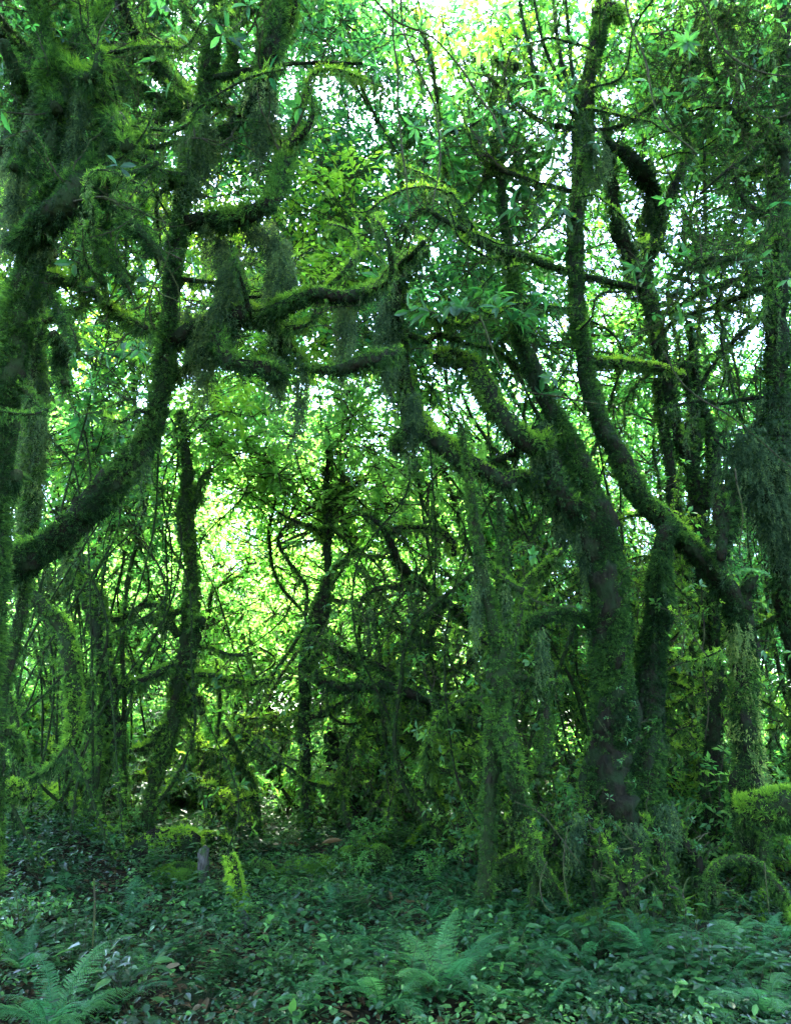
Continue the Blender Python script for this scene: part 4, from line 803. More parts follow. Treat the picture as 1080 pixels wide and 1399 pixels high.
# ------------------------------------------------------------------ background trees
def blob_points(n, c, rad, clumps, spread):
    k = max(2, clumps); u = norm(rng.normal(size=(k, 3))) * (rng.random((k, 1)) ** .45); cc = c + u * rad
    i = rng.integers(0, k, n)
    return cc[i] + rng.normal(0, spread, (n, 3)) * rad, cc, i
def back_tree(label, px, py, d, rx, ry, cov=1.6, leafL=.15, leafW=.045, tint=.5, base_px=None, stem=9, kind='leaf', group=None, name='forest_tree', clumps=None, nleaf=8, near=None, tj=.12, lean=0, mt=.45, depth_r=None, sprd=.22):
    global rng; rng = np.random.default_rng(int(abs(px) * 131 + abs(py) * 17 + d * 1000))
    c = at(px, py, d); sc = scale_at(py, d); rad = np.array([rx * sc, depth_r or min(rx * sc * .8, 1.6), ry * sc])
    bx = (px + rng.normal(0, 25)) if base_px is None else base_px
    b = at(bx, 1000, d); bz = float(ground_h(b[0], b[1]))
    base = np.array([b[0], b[1], bz]); t = thing(name, base, label, 'tree', group)
    top = c + np.array([0, 0, rad[2] * .5])
    r0 = stem / 2 * scale_at(1000, d) * .9; wv = rng.normal(0, .5, 2); w2 = rng.normal(0, .4, 2)
    P = [np.array([base[0], base[1], bz - .1, r0 * 1.25])]
    for f in (.12, .25, .37, .5, .62, .75, .87):
        q = base + (top - base) * f; k_ = math.sin(f * 3.14); k2_ = math.sin(f * 6.28); P.append(np.array([q[0] + rng.normal(0, .2) + wv[0] * k_ + w2[0] * k2_, q[1] + rng.normal(0, .1) + wv[1] * k_ + w2[1] * k2_, q[2], r0 * (1.05 - .55 * f)]))
    P.append(np.array([*top, r0 * .35])); C, r = path(P, d, .09, .5)
    S = Soup(); tube(S, C, r * .8, 7, .2); to = S.obj('trunk', ['bark'], t, base, True)
    S = Soup(); moss(S, C, r * .8, d, 1.0, .05, mt, .3, .7, .4); strands(S, C, r * .8, d, 14, .05, .2, mt, m=1); S.obj('moss', ['moss', 'hang'], to, base)
    S = Soup(); area = np.pi * rad[0] * rad[2]; n = max(6, int(cov * area / (leafL * leafW * .6) / nleaf))
    k = clumps or max(5, int(3.0 * math.sqrt(area) * 3)); pos, cc, ci = blob_points(n, c, rad, k, sprd)
    # boughs from the stem to the clumps, twigs from the clumps to the whorls
    j = np.clip(np.searchsorted(C[:, 2], cc[:, 2] - .5 * np.linalg.norm(cc[:, :2] - c[:2], axis=1) - .2), len(C) // 3, len(C) - 1)
    for q in range(len(cc)):
        a = C[j[q]]; m1 = a + (cc[q] - a) * .5 + rng.normal(0, .12, 3); m1[2] += .06
        X = catmull(np.array([a, m1, cc[q]]), .12); rr = np.linspace(r0 * .32, .006, len(X)); tube(S, X, rr, 5, .15, .5, 0, False)
        if d < 12 and kind == 'leaf': moss(S, X, rr, d, 1.0, .035, mt, .25, .6, .5, m=2)
    lines(S, cc[ci], pos, .0035 + .0004 * d, 0)
    near = d < 7.5 if near is None else near
    ax = norm(pos - c) * .5 + np.array([0, 0, .8]) + rng.normal(0, .35, (n, 3))
    tnt = tint + .12 * np.sin(ci * 2.4) + rng.normal(0, tj, n)
    h = rng.random(n) < (.6 if kind == 'leaf' else .8)
    rosettes(S, pos[~h], ax[~h], nleaf, leafL, leafW, tnt[~h], near, 1, tj=.14)
    if h.any():
        A_ = cc[ci][h] + (pos[h] - cc[ci][h]) * .35; sprays(S, A_, pos[h] + norm(pos[h] - A_) * .12, nleaf, leafL * .85, leafW * 1.15, tnt[h], near, 1)
    S.obj('crown', ['twig', kind, 'moss'], t, base)
    return t
G1 = 'bright back-lit trees behind the mossy limbs'; G2 = 'trees beyond the clearing'; G3 = 'shaded trees at the right'; G4 = 'high canopy trees'
BT = [  # label, px, py, d, rx, ry, cov, L, W, tint, stem, kind, group
    # back-lit yellow-green crowns, upper left
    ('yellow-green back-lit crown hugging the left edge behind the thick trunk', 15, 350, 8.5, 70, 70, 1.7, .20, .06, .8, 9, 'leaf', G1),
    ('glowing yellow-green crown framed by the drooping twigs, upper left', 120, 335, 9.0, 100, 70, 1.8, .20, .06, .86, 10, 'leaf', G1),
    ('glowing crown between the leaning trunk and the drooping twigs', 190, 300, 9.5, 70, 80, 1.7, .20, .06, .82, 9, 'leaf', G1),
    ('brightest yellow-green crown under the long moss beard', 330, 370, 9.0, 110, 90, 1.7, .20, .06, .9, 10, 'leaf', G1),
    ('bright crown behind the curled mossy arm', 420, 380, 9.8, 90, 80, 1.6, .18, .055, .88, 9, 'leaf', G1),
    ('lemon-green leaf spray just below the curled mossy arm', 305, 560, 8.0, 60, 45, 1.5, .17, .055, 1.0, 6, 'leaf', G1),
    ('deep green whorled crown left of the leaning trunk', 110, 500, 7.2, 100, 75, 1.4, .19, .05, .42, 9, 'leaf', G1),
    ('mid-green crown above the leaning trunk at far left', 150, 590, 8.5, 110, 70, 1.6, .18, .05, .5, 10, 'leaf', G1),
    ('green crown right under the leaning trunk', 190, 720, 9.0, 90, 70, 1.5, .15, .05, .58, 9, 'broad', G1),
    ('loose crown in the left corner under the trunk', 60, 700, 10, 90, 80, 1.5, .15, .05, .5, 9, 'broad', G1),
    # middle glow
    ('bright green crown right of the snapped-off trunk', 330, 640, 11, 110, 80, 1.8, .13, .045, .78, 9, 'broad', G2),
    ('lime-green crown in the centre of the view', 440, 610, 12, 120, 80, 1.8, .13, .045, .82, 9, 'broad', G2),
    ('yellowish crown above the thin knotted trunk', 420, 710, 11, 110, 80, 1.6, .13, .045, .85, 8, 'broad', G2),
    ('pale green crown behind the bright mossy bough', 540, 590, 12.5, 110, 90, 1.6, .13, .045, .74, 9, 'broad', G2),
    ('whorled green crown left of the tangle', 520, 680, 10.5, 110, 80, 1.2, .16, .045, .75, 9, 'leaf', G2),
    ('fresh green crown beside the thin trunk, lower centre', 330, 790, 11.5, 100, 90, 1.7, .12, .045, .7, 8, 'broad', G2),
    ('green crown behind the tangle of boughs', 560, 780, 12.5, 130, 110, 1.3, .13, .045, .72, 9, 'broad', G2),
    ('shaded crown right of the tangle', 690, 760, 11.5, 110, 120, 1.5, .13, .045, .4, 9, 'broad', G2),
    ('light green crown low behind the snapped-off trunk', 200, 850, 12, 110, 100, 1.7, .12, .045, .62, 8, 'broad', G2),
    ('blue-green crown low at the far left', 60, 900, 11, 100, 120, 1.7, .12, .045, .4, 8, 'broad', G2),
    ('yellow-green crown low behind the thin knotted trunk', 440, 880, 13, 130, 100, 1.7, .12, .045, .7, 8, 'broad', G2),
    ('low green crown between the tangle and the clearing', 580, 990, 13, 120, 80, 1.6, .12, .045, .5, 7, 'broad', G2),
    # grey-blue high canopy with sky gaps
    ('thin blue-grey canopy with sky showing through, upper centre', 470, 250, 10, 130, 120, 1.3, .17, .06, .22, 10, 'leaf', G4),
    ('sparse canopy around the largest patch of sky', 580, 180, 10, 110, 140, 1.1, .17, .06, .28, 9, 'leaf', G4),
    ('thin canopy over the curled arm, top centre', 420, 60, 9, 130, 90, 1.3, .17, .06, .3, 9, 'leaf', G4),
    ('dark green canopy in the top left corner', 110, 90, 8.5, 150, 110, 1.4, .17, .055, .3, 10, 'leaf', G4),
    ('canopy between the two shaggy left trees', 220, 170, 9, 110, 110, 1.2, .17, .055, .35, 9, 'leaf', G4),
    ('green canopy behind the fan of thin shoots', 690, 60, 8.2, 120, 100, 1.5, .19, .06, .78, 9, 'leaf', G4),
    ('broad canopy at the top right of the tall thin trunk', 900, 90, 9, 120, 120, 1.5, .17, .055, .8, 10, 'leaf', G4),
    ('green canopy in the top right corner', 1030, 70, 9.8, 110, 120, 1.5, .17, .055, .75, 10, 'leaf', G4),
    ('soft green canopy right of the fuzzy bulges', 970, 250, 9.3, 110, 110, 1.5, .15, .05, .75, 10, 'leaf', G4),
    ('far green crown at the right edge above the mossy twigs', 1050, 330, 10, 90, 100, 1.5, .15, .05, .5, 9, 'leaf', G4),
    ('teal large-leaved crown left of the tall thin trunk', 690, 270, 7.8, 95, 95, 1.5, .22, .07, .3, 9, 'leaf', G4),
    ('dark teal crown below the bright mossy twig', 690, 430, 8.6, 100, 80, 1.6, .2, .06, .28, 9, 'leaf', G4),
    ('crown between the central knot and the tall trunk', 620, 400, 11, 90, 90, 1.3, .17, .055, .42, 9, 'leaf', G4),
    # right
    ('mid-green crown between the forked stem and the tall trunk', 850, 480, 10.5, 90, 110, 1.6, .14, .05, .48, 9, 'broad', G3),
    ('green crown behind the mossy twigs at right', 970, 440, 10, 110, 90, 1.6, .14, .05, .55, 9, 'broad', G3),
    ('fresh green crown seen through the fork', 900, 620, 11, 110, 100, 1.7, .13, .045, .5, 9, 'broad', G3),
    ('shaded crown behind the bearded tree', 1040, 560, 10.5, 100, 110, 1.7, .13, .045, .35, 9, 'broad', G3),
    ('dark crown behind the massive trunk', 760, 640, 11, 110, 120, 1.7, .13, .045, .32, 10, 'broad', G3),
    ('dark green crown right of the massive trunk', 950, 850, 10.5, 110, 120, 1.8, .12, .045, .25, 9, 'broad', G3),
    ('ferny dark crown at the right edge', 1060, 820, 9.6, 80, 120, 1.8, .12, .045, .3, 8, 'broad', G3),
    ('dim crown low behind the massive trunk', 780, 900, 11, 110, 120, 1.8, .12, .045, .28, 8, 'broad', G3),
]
for q in BT:
    lab, px, py, d, rx, ry, cov, L, W, tn, stem, kind, grp = q
    if grp is G2: d = 8.6 + (py - 540) * .0155
    if grp is G1: stem *= .55
    bp = None
    if 215 < px < 640 and py < 560: bp = rng.uniform(60, 215) if px < 400 else rng.uniform(660, 940)
    if grp is G2 and px < 600: kind = 'young'; L *= 1.2; W *= 1.2  # leaf colour raised here to stand in for glade light
    back_tree(lab, px, py, d, rx * 1.12, ry * 1.12, cov * (1.5 if grp is G4 else 1.35), L, W, tn - (.12 if grp is G4 else 0), bp, stem, kind, grp)  # high canopy tint lowered so its leaves look dim
GL, GLP = [], []
for k in range(30):
    px = rng.uniform(20, 660); py = 560 + 450 * (k + rng.random()) / 30; d = 9.2 + (py - 560) * .0165 + rng.normal(0, .25)
    tn = rng.uniform(.55, .88) if 240 < px < 640 and py < 900 else rng.uniform(.45, .75)  # mid-glade crowns get a lighter tint for the glow
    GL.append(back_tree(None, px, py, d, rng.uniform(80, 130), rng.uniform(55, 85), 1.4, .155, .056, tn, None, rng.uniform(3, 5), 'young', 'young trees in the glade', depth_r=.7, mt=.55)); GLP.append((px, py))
rng = np.random.default_rng(103)
# unseen trees added round the viewpoint to shade the near ground
for k, (x, y, h, rw, tn) in enumerate(((-5.2, .5, 5.5, 2.4, .35), (-4.2, -3.4, 6, 2.8, .35), (0, -5.2, 6, 3, .35), (4.3, -3.6, 5.5, 2.8, .35), (6.2, .2, 5.5, 2.6, .35), (1.2, -1.6, 8.2, 2.6, .3), (-2.2, 1.0, 9.0, 2.4, .3), (2.8, 1.6, 9.6, 2.4, .3), (.3, 2.6, 10.5, 2.6, .3), (-3.6, 3.2, 10, 2.2, .3), (-1, -4.0, 2.4, 2.2, .35), (2.6, -4.4, 2.2, 2.2, .35), (-4.0, -2.0, 2.3, 2.0, .35), (5.0, -1.5, 2.3, 2.0, .35))):
    g = float(ground_h(x, y)); base = np.array([x, y, g]); t = thing('forest_tree', base, None, 'tree', 'trees around the viewpoint')
    bx_ = (2.7 if .2 < x < .4 else 0.0); by_ = (-1.6 if bx_ else 0.0); base = base + np.array([bx_, by_, 0]); t.location = [float(q) for q in base]
    P = [np.array([x + bx_ * (1 - f) ** .7 + rng.normal(0, .15) * (i > 0), y + by_ * (1 - f) ** .7 + rng.normal(0, .15) * (i > 0), g - .1 + h * f, .11 - .07 * f]) for i, f in enumerate(np.linspace(0, 1, 6))]
    C, r = path(P, 6, .15, .5); S = Soup(); tube(S, C, r, 8, .2); S.obj('trunk', ['bark'], t, base, True)
    S = Soup(); n = int(260 * rw * rw / 5); pos, cc, ci = blob_points(n, np.array([x, y, g + h]), np.array([rw, rw, min(1.6, h * .45)]), 24, .25); lines(S, np.repeat(C[-2:-1], len(cc), 0), cc, .012); lines(S, cc[ci], pos, .005)
    rosettes(S, pos, norm(rng.normal(0, .4, (n, 3)) + np.array([0, 0, 1.])), 8, .24, .085, tn + rng.normal(0, .1, n), False, 1); S.obj('crown', ['twig', 'leaf'], t, base)
    t['label'] = 'leafy tree ' + ('low behind' if h < 3 else 'tall over') + ' the viewpoint, ' + ('first', 'second', 'third', 'fourth', 'fifth', 'sixth', 'seventh', 'eighth', 'ninth', 'tenth', 'eleventh', 'twelfth', 'thirteenth', 'fourteenth')[k] + ' around it'
for k, (x, y, h, rw) in enumerate(((1.2, 10.2, 17.2, 1.9), (2.6, 12.6, 19.2, 2.2), (9.5, 12.6, 19.5, 2.4), (7.5, 7, 13.6, 2.2), (-6.2, 8.4, 14.8, 2.1), (-3.6, 7.4, 13.6, 1.8), (-1.2, 7.2, 13.4, 1.7), (1.4, 7.0, 13.2, 1.8), (-5.2, 5.2, 11.5, 1.8))):  # unseen crowns added above the frame to block sun from the upper leaves
    b = (x + 7.5 if x > 0 else x - 5.0, y - 5.5); g = float(ground_h(*b)); base = np.array([*b, g]); t = thing('forest_tree', base, None, 'tree', 'trees around the viewpoint')
    P = [np.array([b[0] + (x - b[0]) * f ** 1.6, b[1] + (y - b[1]) * f ** 1.6, g - .1 + (h - g) * f, .16 - .10 * f]) for f in np.linspace(0, 1, 7)]
    C, r = path(P, 9, .2, .5); S = Soup(); tube(S, C, r, 8, .2); S.obj('trunk', ['bark'], t, base, True)
    S = Soup(); n = int(150 * rw * rw / 2); pos, cc, ci = blob_points(n, np.array([x, y, h]), np.array([rw, rw * .9, .9]), 22, .25); lines(S, np.repeat(C[-2:-1], len(cc), 0), cc, .012); lines(S, cc[ci], pos, .005)
    rosettes(S, pos, norm(rng.normal(0, .4, (n, 3)) + np.array([0, 0, 1.])), 8, .26, .095, .2 + rng.normal(0, .1, n), False, 1); S.obj('crown', ['twig', 'leaf'], t, base)
    t['label'] = 'high forest tree overhead, ' + ('first', 'second', 'third', 'fourth', 'fifth', 'sixth', 'seventh', 'eighth', 'ninth', 'tenth', 'eleventh', 'twelfth', 'thirteenth')[k] + ' above the picture'
# the far row that closes the view
FAR, FARP, TALL, TALLP, MIDT, MIDP = [], [], [], [], [], []
for k in range(52):
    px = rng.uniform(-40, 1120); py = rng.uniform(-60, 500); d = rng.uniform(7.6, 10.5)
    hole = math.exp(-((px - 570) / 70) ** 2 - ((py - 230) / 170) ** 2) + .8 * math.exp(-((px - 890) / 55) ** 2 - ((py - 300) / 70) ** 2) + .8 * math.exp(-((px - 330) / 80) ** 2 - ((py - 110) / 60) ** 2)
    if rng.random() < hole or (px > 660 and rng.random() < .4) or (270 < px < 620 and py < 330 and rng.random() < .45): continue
    if px < 470 and py > 240: tn, L = rng.uniform(.75, .98), .19  # leaf tint by region paints sunlit and dim parts
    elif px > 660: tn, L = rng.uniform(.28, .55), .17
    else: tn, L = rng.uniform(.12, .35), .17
    bp = px if (px < 215 or px > 640) else (rng.uniform(-60, 200) if px < 400 else rng.uniform(660, 1000))
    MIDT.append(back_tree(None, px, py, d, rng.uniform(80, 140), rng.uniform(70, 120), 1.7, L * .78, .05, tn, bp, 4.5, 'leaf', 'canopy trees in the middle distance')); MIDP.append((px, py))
for k in range(26):
    px = -40 + k * 46 + rng.normal(0, 12); d = rng.uniform(17, 22); py = rng.uniform(680, 880) if k % 2 else rng.uniform(840, 1010)
    FAR.append(back_tree(None, px, py, d, rng.uniform(90, 130), rng.uniform(120, 190), 2.6, .15, .055, rng.uniform(.35, .7), None, rng.uniform(6, 10), 'broad', 'distant trees closing the view')); FARP.append((px, py))
for k in range(14):
    px = -30 + k * 86 + rng.normal(0, 14); d = rng.uniform(20, 25); py = rng.uniform(540, 660)
    TALL.append(back_tree(None, px, py, d, rng.uniform(90, 130), rng.uniform(90, 140), 1.9, .18, .06, rng.uniform(.4, .75), None, rng.uniform(7, 11), 'broad', 'tall distant trees')); TALLP.append((px, py))

for k in range(20):
    px = rng.uniform(-40, 420); py = rng.uniform(-60, 240) if k < 12 else rng.uniform(260, 480); d = rng.uniform(7.8, 9.6) if k < 12 else rng.uniform(8, 10)
    MIDT.append(back_tree(None, px, py, d, rng.uniform(80, 130), rng.uniform(60, 100), 1.7, .13 if k < 12 else .17, .045, rng.uniform(-.1, .12) if k < 12 else rng.uniform(.7, .95), rng.uniform(-120, 200), 4, 'leaf', 'canopy trees in the middle distance')); MIDP.append((px, py))  # upper crowns tinted dark, lower ones tinted as if sunlit

for k, hole in enumerate([None] * 22 + [(590, 500), (560, 250), (480, 190), (165, 480), (180, 400), (310, 200), (590, 400)]):
    px = rng.uniform(360, 720) if k < 16 else rng.uniform(800, 960); py = rng.uniform(-40, 460); d = rng.uniform(9.5, 13)
    if hole: px, py, d = hole[0], hole[1], 12.0
    MIDT.append(back_tree(None, px, py, d, rng.uniform(90, 140), rng.uniform(70, 110), .95, .15, .055, rng.uniform(-.12, .15), rng.uniform(660, 1050), 4.5, 'leaf', 'canopy trees in the middle distance')); MIDP.append((px, py))  # dark leaf tint paints these crowns as silhouettes
# ------------------------------------------------------------------ labels that single things out by what stands next to them
LAND = [(60, 400, 'the thick left-edge trunk'), (240, 400, 'the dark leaning trunk'), (400, 420, 'the curled mossy arm'), (545, 390, 'the mossy central knot'), (690, 250, 'the large teal leaves'),
        (800, 200, 'the tall thin trunk'), (890, 290, 'the fuzzy black-green bulges'), (1040, 350, 'the mossy right-edge twigs'), (1040, 650, 'the huge moss beard'), (870, 680, 'the bright diagonal trunk'),
        (640, 600, 'the bright mossy bough'), (450, 850, 'the thin knotted trunk'), (255, 750, 'the snapped-off trunk'), (60, 750, 'the leaning trunk base'), (95, 930, 'the looping stem'), (145, 950, 'the bent dark trunk'),
        (230, 1040, 'the snapped-off trunk foot'), (310, 1090, 'the curved trunk base'), (465, 1080, 'the rotten stump'), (560, 950, 'the tangle of boughs'), (680, 1000, 'the two-legged tree'), (835, 950, 'the massive trunk'),
        (1015, 950, 'the furry stump'), (1060, 1110, 'the thick mossy bough'), (1010, 1200, 'the arching root'), (850, 1200, 'the hollow root mass'), (740, 1200, 'the slanting mossy root'), (320, 1200, 'the bright mossy pole'),
        (225, 1170, 'the fallen log'), (80, 1120, 'the snaking bank log'), (500, 1180, 'the bright moss cushion'), (590, 1150, 'the slanting fallen branch'), (60, 1370, 'the lower left corner'), (60, 1250, 'the left margin'),
        (200, 1300, 'the dead leaf patch'), (300, 1385, 'the bottom edge path'), (440, 1300, 'the open herb patch'), (600, 1340, 'the big vase-shaped fern'), (740, 1370, 'the bottom edge clover'), (880, 1300, 'the upright fern'), (1040, 1370, 'the lower right corner'),
        (660, 1270, 'the left mossy leg')]
ORD = ['', 'second', 'third', 'fourth', 'fifth', 'sixth', 'seventh', 'eighth', 'ninth', 'tenth', 'eleventh', 'twelfth', 'thirteenth', 'fourteenth', 'fifteenth', 'sixteenth', 'seventeenth', 'eighteenth', 'nineteenth', 'twentieth']
def name_by_place(objs, pix, noun, plural, rel='near'):
    cells = {}
    for o, (x, y) in zip(objs, pix):
        k = min(range(len(LAND)), key=lambda i: (LAND[i][0] - x) ** 2 + (LAND[i][1] - y) ** 2); cells.setdefault(k, []).append((x, y, o))
    groups = []
    for k, L in cells.items():
        if len(L) > 8:
            L.sort(key=lambda q: q[1]); h = len(L) // 2; groups += [(k, 'higher ', L[:h]), (k, 'lower ', L[h:])]
        else: groups.append((k, '', L))
    base_p = plural
    for k, adj, L in groups:
        plural = adj + base_p; L.sort(key=lambda q: q[0]); n = len(L)
        for i, (x, y, o) in enumerate(L):
            if n == 1: o['label'] = f'{noun} {rel} {LAND[k][2]}'
            elif i == 0: o['label'] = f'leftmost of the {plural} {rel} {LAND[k][2]}'
            elif i == n - 1: o['label'] = f'rightmost of the {plural} {rel} {LAND[k][2]}'
            else: o['label'] = f'{ORD[i]} from left of the {plural} {rel} {LAND[k][2]}'
def proj(p):
    x, y, z = p[0], p[1], p[2] - EYE; zc = y * CP + z * SP; yc = -y * SP + z * CP
    return CX + F * x / zc, CY - F * yc / zc
name_by_place(CRK, CRKP, 'crooked mossy tree', 'crooked mossy trees', 'behind')
name_by_place(GL, GLP, 'young glade tree', 'young glade trees', 'behind')
name_by_place(MIDT, MIDP, 'canopy tree', 'canopy trees', 'behind')
name_by_place(FAR, FARP, 'distant leafy tree', 'distant leafy trees', 'behind')
name_by_place(TALL, TALLP, 'tall distant tree', 'tall distant trees', 'behind')

def copy_thing(root, loc, rz, sc, tilt=(0, 0)):
    r = root.copy(); COL.objects.link(r); r.location = [float(c) for c in loc]; r.rotation_euler = (tilt[0], tilt[1], rz); r.scale = (sc, sc, sc)
    for ch in list(root.children):
        c = ch.copy(); COL.objects.link(c); c.parent = r
        for g in list(ch.children):
            q = g.copy(); COL.objects.link(q); q.parent = c
    return r

rng = np.random.default_rng(104)
# ------------------------------------------------------------------ understorey shrubs
def make_shrub(name, h, w, L, W, n, tint, kind):
    t = thing(name, (0, 0, 0), None, 'shrub', 'shrubs of the understorey')
    S = Soup(); tips, tax = [], []
    for k in range(n):
        az = rng.uniform(0, 6.28); rr = w * rng.random() ** .6; top = np.array([math.cos(az) * rr, math.sin(az) * rr, h * rng.uniform(.45, 1.05) * (1 - .35 * (rr / w) ** 2)])
        X = catmull(np.array([[rng.normal(0, .05), rng.normal(0, .05), -.05], top * np.array([.35, .35, .55]) + rng.normal(0, .05, 3), top]), .08)
        tube(S, X, np.linspace(.009, .003, len(X)), 4, .1, .5, 0, False)
        for q in range(3, len(X)):
            if rng.random() < .75:
                o = rng.normal(0, .09, 3); o[2] = abs(o[2]) * .4; tips.append(X[q] + o); tax.append(norm(o + np.array([0, 0, .08])))
        tips.append(X[-1]); tax.append(norm(X[-1] - X[-2]))
    tips = np.array(tips); tax = np.array(tax) + np.array([0, 0, .5])
    rosettes(S, tips, tax, 6, L, W, tint + .12 + rng.normal(0, .16, len(tips)), False, 1, (.8, 1.5))
    S.obj('foliage', ['twig', kind], t)
    return t
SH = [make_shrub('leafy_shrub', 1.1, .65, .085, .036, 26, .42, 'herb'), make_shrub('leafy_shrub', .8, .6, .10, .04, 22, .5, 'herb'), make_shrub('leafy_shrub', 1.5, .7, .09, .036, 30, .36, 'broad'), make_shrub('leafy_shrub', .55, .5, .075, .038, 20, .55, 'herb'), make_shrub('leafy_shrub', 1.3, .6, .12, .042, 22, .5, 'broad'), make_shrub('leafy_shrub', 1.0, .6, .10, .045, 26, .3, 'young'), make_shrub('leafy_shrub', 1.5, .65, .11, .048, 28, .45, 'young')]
used = set(); shrubs, shp = [], []
def put_shrub(x, y, i, sc):
    z = float(ground_h(x, y))
    if i in used: o = copy_thing(SH[i], (x, y, z), rng.uniform(0, 6.28), sc, (rng.normal(0, .08), rng.normal(0, .08)))
    else: o = SH[i]; used.add(i); o.location = (x, y, z); o.rotation_euler = (0, 0, rng.uniform(0, 6.28)); o.scale = (sc,) * 3
    px, py = proj((x, y, z + .5 * sc)); shrubs.append(o); shp.append((px, py))
for k in range(74):
    px = rng.uniform(-30, 1110)
    if px < 430: d = rng.uniform(9.4, 14)
    elif px < 640: d = rng.uniform(10.5, 15)
    else: d = rng.uniform(8.2, 14)
    if 225 < px < 385: d = max(d, 11.2)
    p = at(px, 1000, d); put_shrub(p[0], p[1], int(rng.choice([0, 1, 2, 3, 4], p=[.25, .2, .2, .1, .25])), rng.uniform(.8, 1.35))
for px, d in ((-20, 5.4), (60, 5.9), (-60, 5.0)):
    p = at(px, 1000, d); put_shrub(p[0], p[1], 3, rng.uniform(.55, .8))
for k in range(26):
    px = rng.uniform(-10, 450) if k < 20 else rng.uniform(440, 640); d = rng.uniform(9.2, 12.5); d = max(d, 11.2) if 225 < px < 385 else d; p = at(px, 1000, d); put_shrub(p[0], p[1], int(rng.choice([5, 6])), rng.uniform(.75, 1.2))  # shrubs in the lightened leaf colour, where little light reaches
for k in range(16):
    px = rng.uniform(150, 660); d = rng.uniform(7.8, 9.6); p = at(px, 1000, d); put_shrub(p[0], p[1], int(rng.choice([3, 5])), rng.uniform(.28, .45))
for px, d in ((1060, 7.6), (1090, 8.2), (960, 7.9), (940, 8.6), (1000, 9), (760, 8.0), (720, 8.6), (640, 8.4)):
    p = at(px, 1000, d); put_shrub(p[0], p[1], int(rng.choice([0, 2, 4])), rng.uniform(.7, 1.1))
name_by_place(shrubs, shp, 'leafy understorey shrub', 'leafy understorey shrubs')

rng = np.random.default_rng(105)
# ------------------------------------------------------------------ slender saplings and vines
saps, sapp = [], []
for k in range(26):
    px = rng.uniform(440, 700) if k < 16 else rng.uniform(-10, 1090); d = rng.uniform(8.5, 15)
    b = at(px, 1000, d); g = float(ground_h(b[0], b[1])); hh = rng.uniform(1.8, 4.0); ln = rng.normal(0, .4)
    wk = np.cumsum(rng.normal(0, .11, (9, 2)), 0); P = [np.array([b[0] + ln * f * hh * .6 + wk[i_, 0], b[1] + wk[i_, 1], g - .05 + hh * f, (.020 - .013 * f)]) for i_, f in enumerate(np.linspace(0, 1, 9))]
    C, r = path(P, d, .08, .6)
    t = thing('slender_sapling', (b[0], b[1], g), None, 'sapling', 'slender saplings between the trees')
    S = Soup(); tube(S, C, r, 6, .15); o = S.obj('trunk', ['bark'], t, (b[0], b[1], g), True)
    S = Soup(); moss(S, C, r, d, 1.3, .035, .45, .25, .6, .4); strands(S, C, r, d, 16, .04, .2, .42, m=1); S.obj('moss', ['moss', 'hang'], o, (b[0], b[1], g))
    S = Soup(); out, tips = [], []
    for i in range(6): grow(C[int(len(C) * rng.uniform(.45, .99))], norm(rng.normal(0, .7, 3) + np.array([0, 0, .3])), .5, .006, 1, out, tips)
    for X, rr in out: tube(S, X, rr, 4, .1, .5, 0, False)
    tp = np.array([q[0] for q in tips]); td = np.array([q[1] for q in tips]); rosettes(S, tp, td + np.array([0, 0, .5]), 6, .10, .035, .45 + rng.normal(0, .1, len(tp)), False, 1)
    S.obj('crown', ['twig', 'broad'], t, (b[0], b[1], g)); saps.append(t); sapp.append(proj((b[0], b[1], g + hh * .5)))
name_by_place(saps, sapp, 'slender mossy sapling', 'slender mossy saplings')
vin, vinp = [], []
for nodes, d in (([(655, 430, 4), (700, 520, 4), (770, 545, 4), (830, 555, 3)], 6.0), ([(905, 478, 4), (930, 520, 4), (970, 555, 4), (1010, 580, 4), (1080, 640, 3)], 6.2), ([(1000, 640, 4), (1012, 700, 4), (1008, 760, 3)], 6.4),
                 ([(960, 800, 3), (962, 860, 4), (956, 900, 4), (965, 960, 3), (960, 1010, 3)], 7.4), ([(745, 1180, 3), (735, 1210, 4), (742, 1240, 4), (760, 1250, 3)], 6.2), ([(700, 1095, 3), (740, 1115, 3), (790, 1180, 3)], 6.3),
                 ([(772, 1130, 3), (768, 1180, 3), (776, 1240, 3)], 6.3), ([(130, 1200, 5), (132, 1260, 5), (128, 1330, 5), (134, 1370, 4)], 4.9), ([(1045, 1180, 3), (1050, 1260, 3)], 6.2), ([(530, -40, 5), (540, 60, 5), (548, 150, 5), (552, 240, 5), (560, 300, 4)], 5.2),
                 ([(545, -40, 5), (560, 60, 5), (585, 130, 5), (600, 210, 5), (590, 290, 4)], 5.0), ([(480, -40, 5), (530, 25, 5), (600, 62, 5), (660, 130, 5), (690, 190, 4)], 4.8), ([(850, -40, 5), (860, 20, 5), (880, 80, 5), (900, 160, 4), (950, 215, 4)], 5.6), ([(940, -50, 5), (960, 0, 5), (990, 60, 5), (1040, 95, 5), (1090, 110, 4)], 5.4)):
    C, r = path(jit(nodes, d, .1), d, .05, 2.0); r = r * .55; b = C[-1]; S = Soup(); tube(S, C, np.maximum(r, .004), 5, .15); o = S.obj('thin_vine', ['twig'], None, b, True); o.location = b; tag(o, None, 'vine', 'thin hanging vines')
    S = Soup(); moss(S, C, r, d, .4, .014, .25, .1, .6, .6)
    if S.n: S.obj('moss', ['moss'], o, b)
    m_ = len(nodes) // 2; vin.append(o); vinp.append((nodes[m_][0], nodes[m_][1]))
name_by_place(vin, vinp, 'thin bare vine', 'thin bare vines')

rng = np.random.default_rng(106)
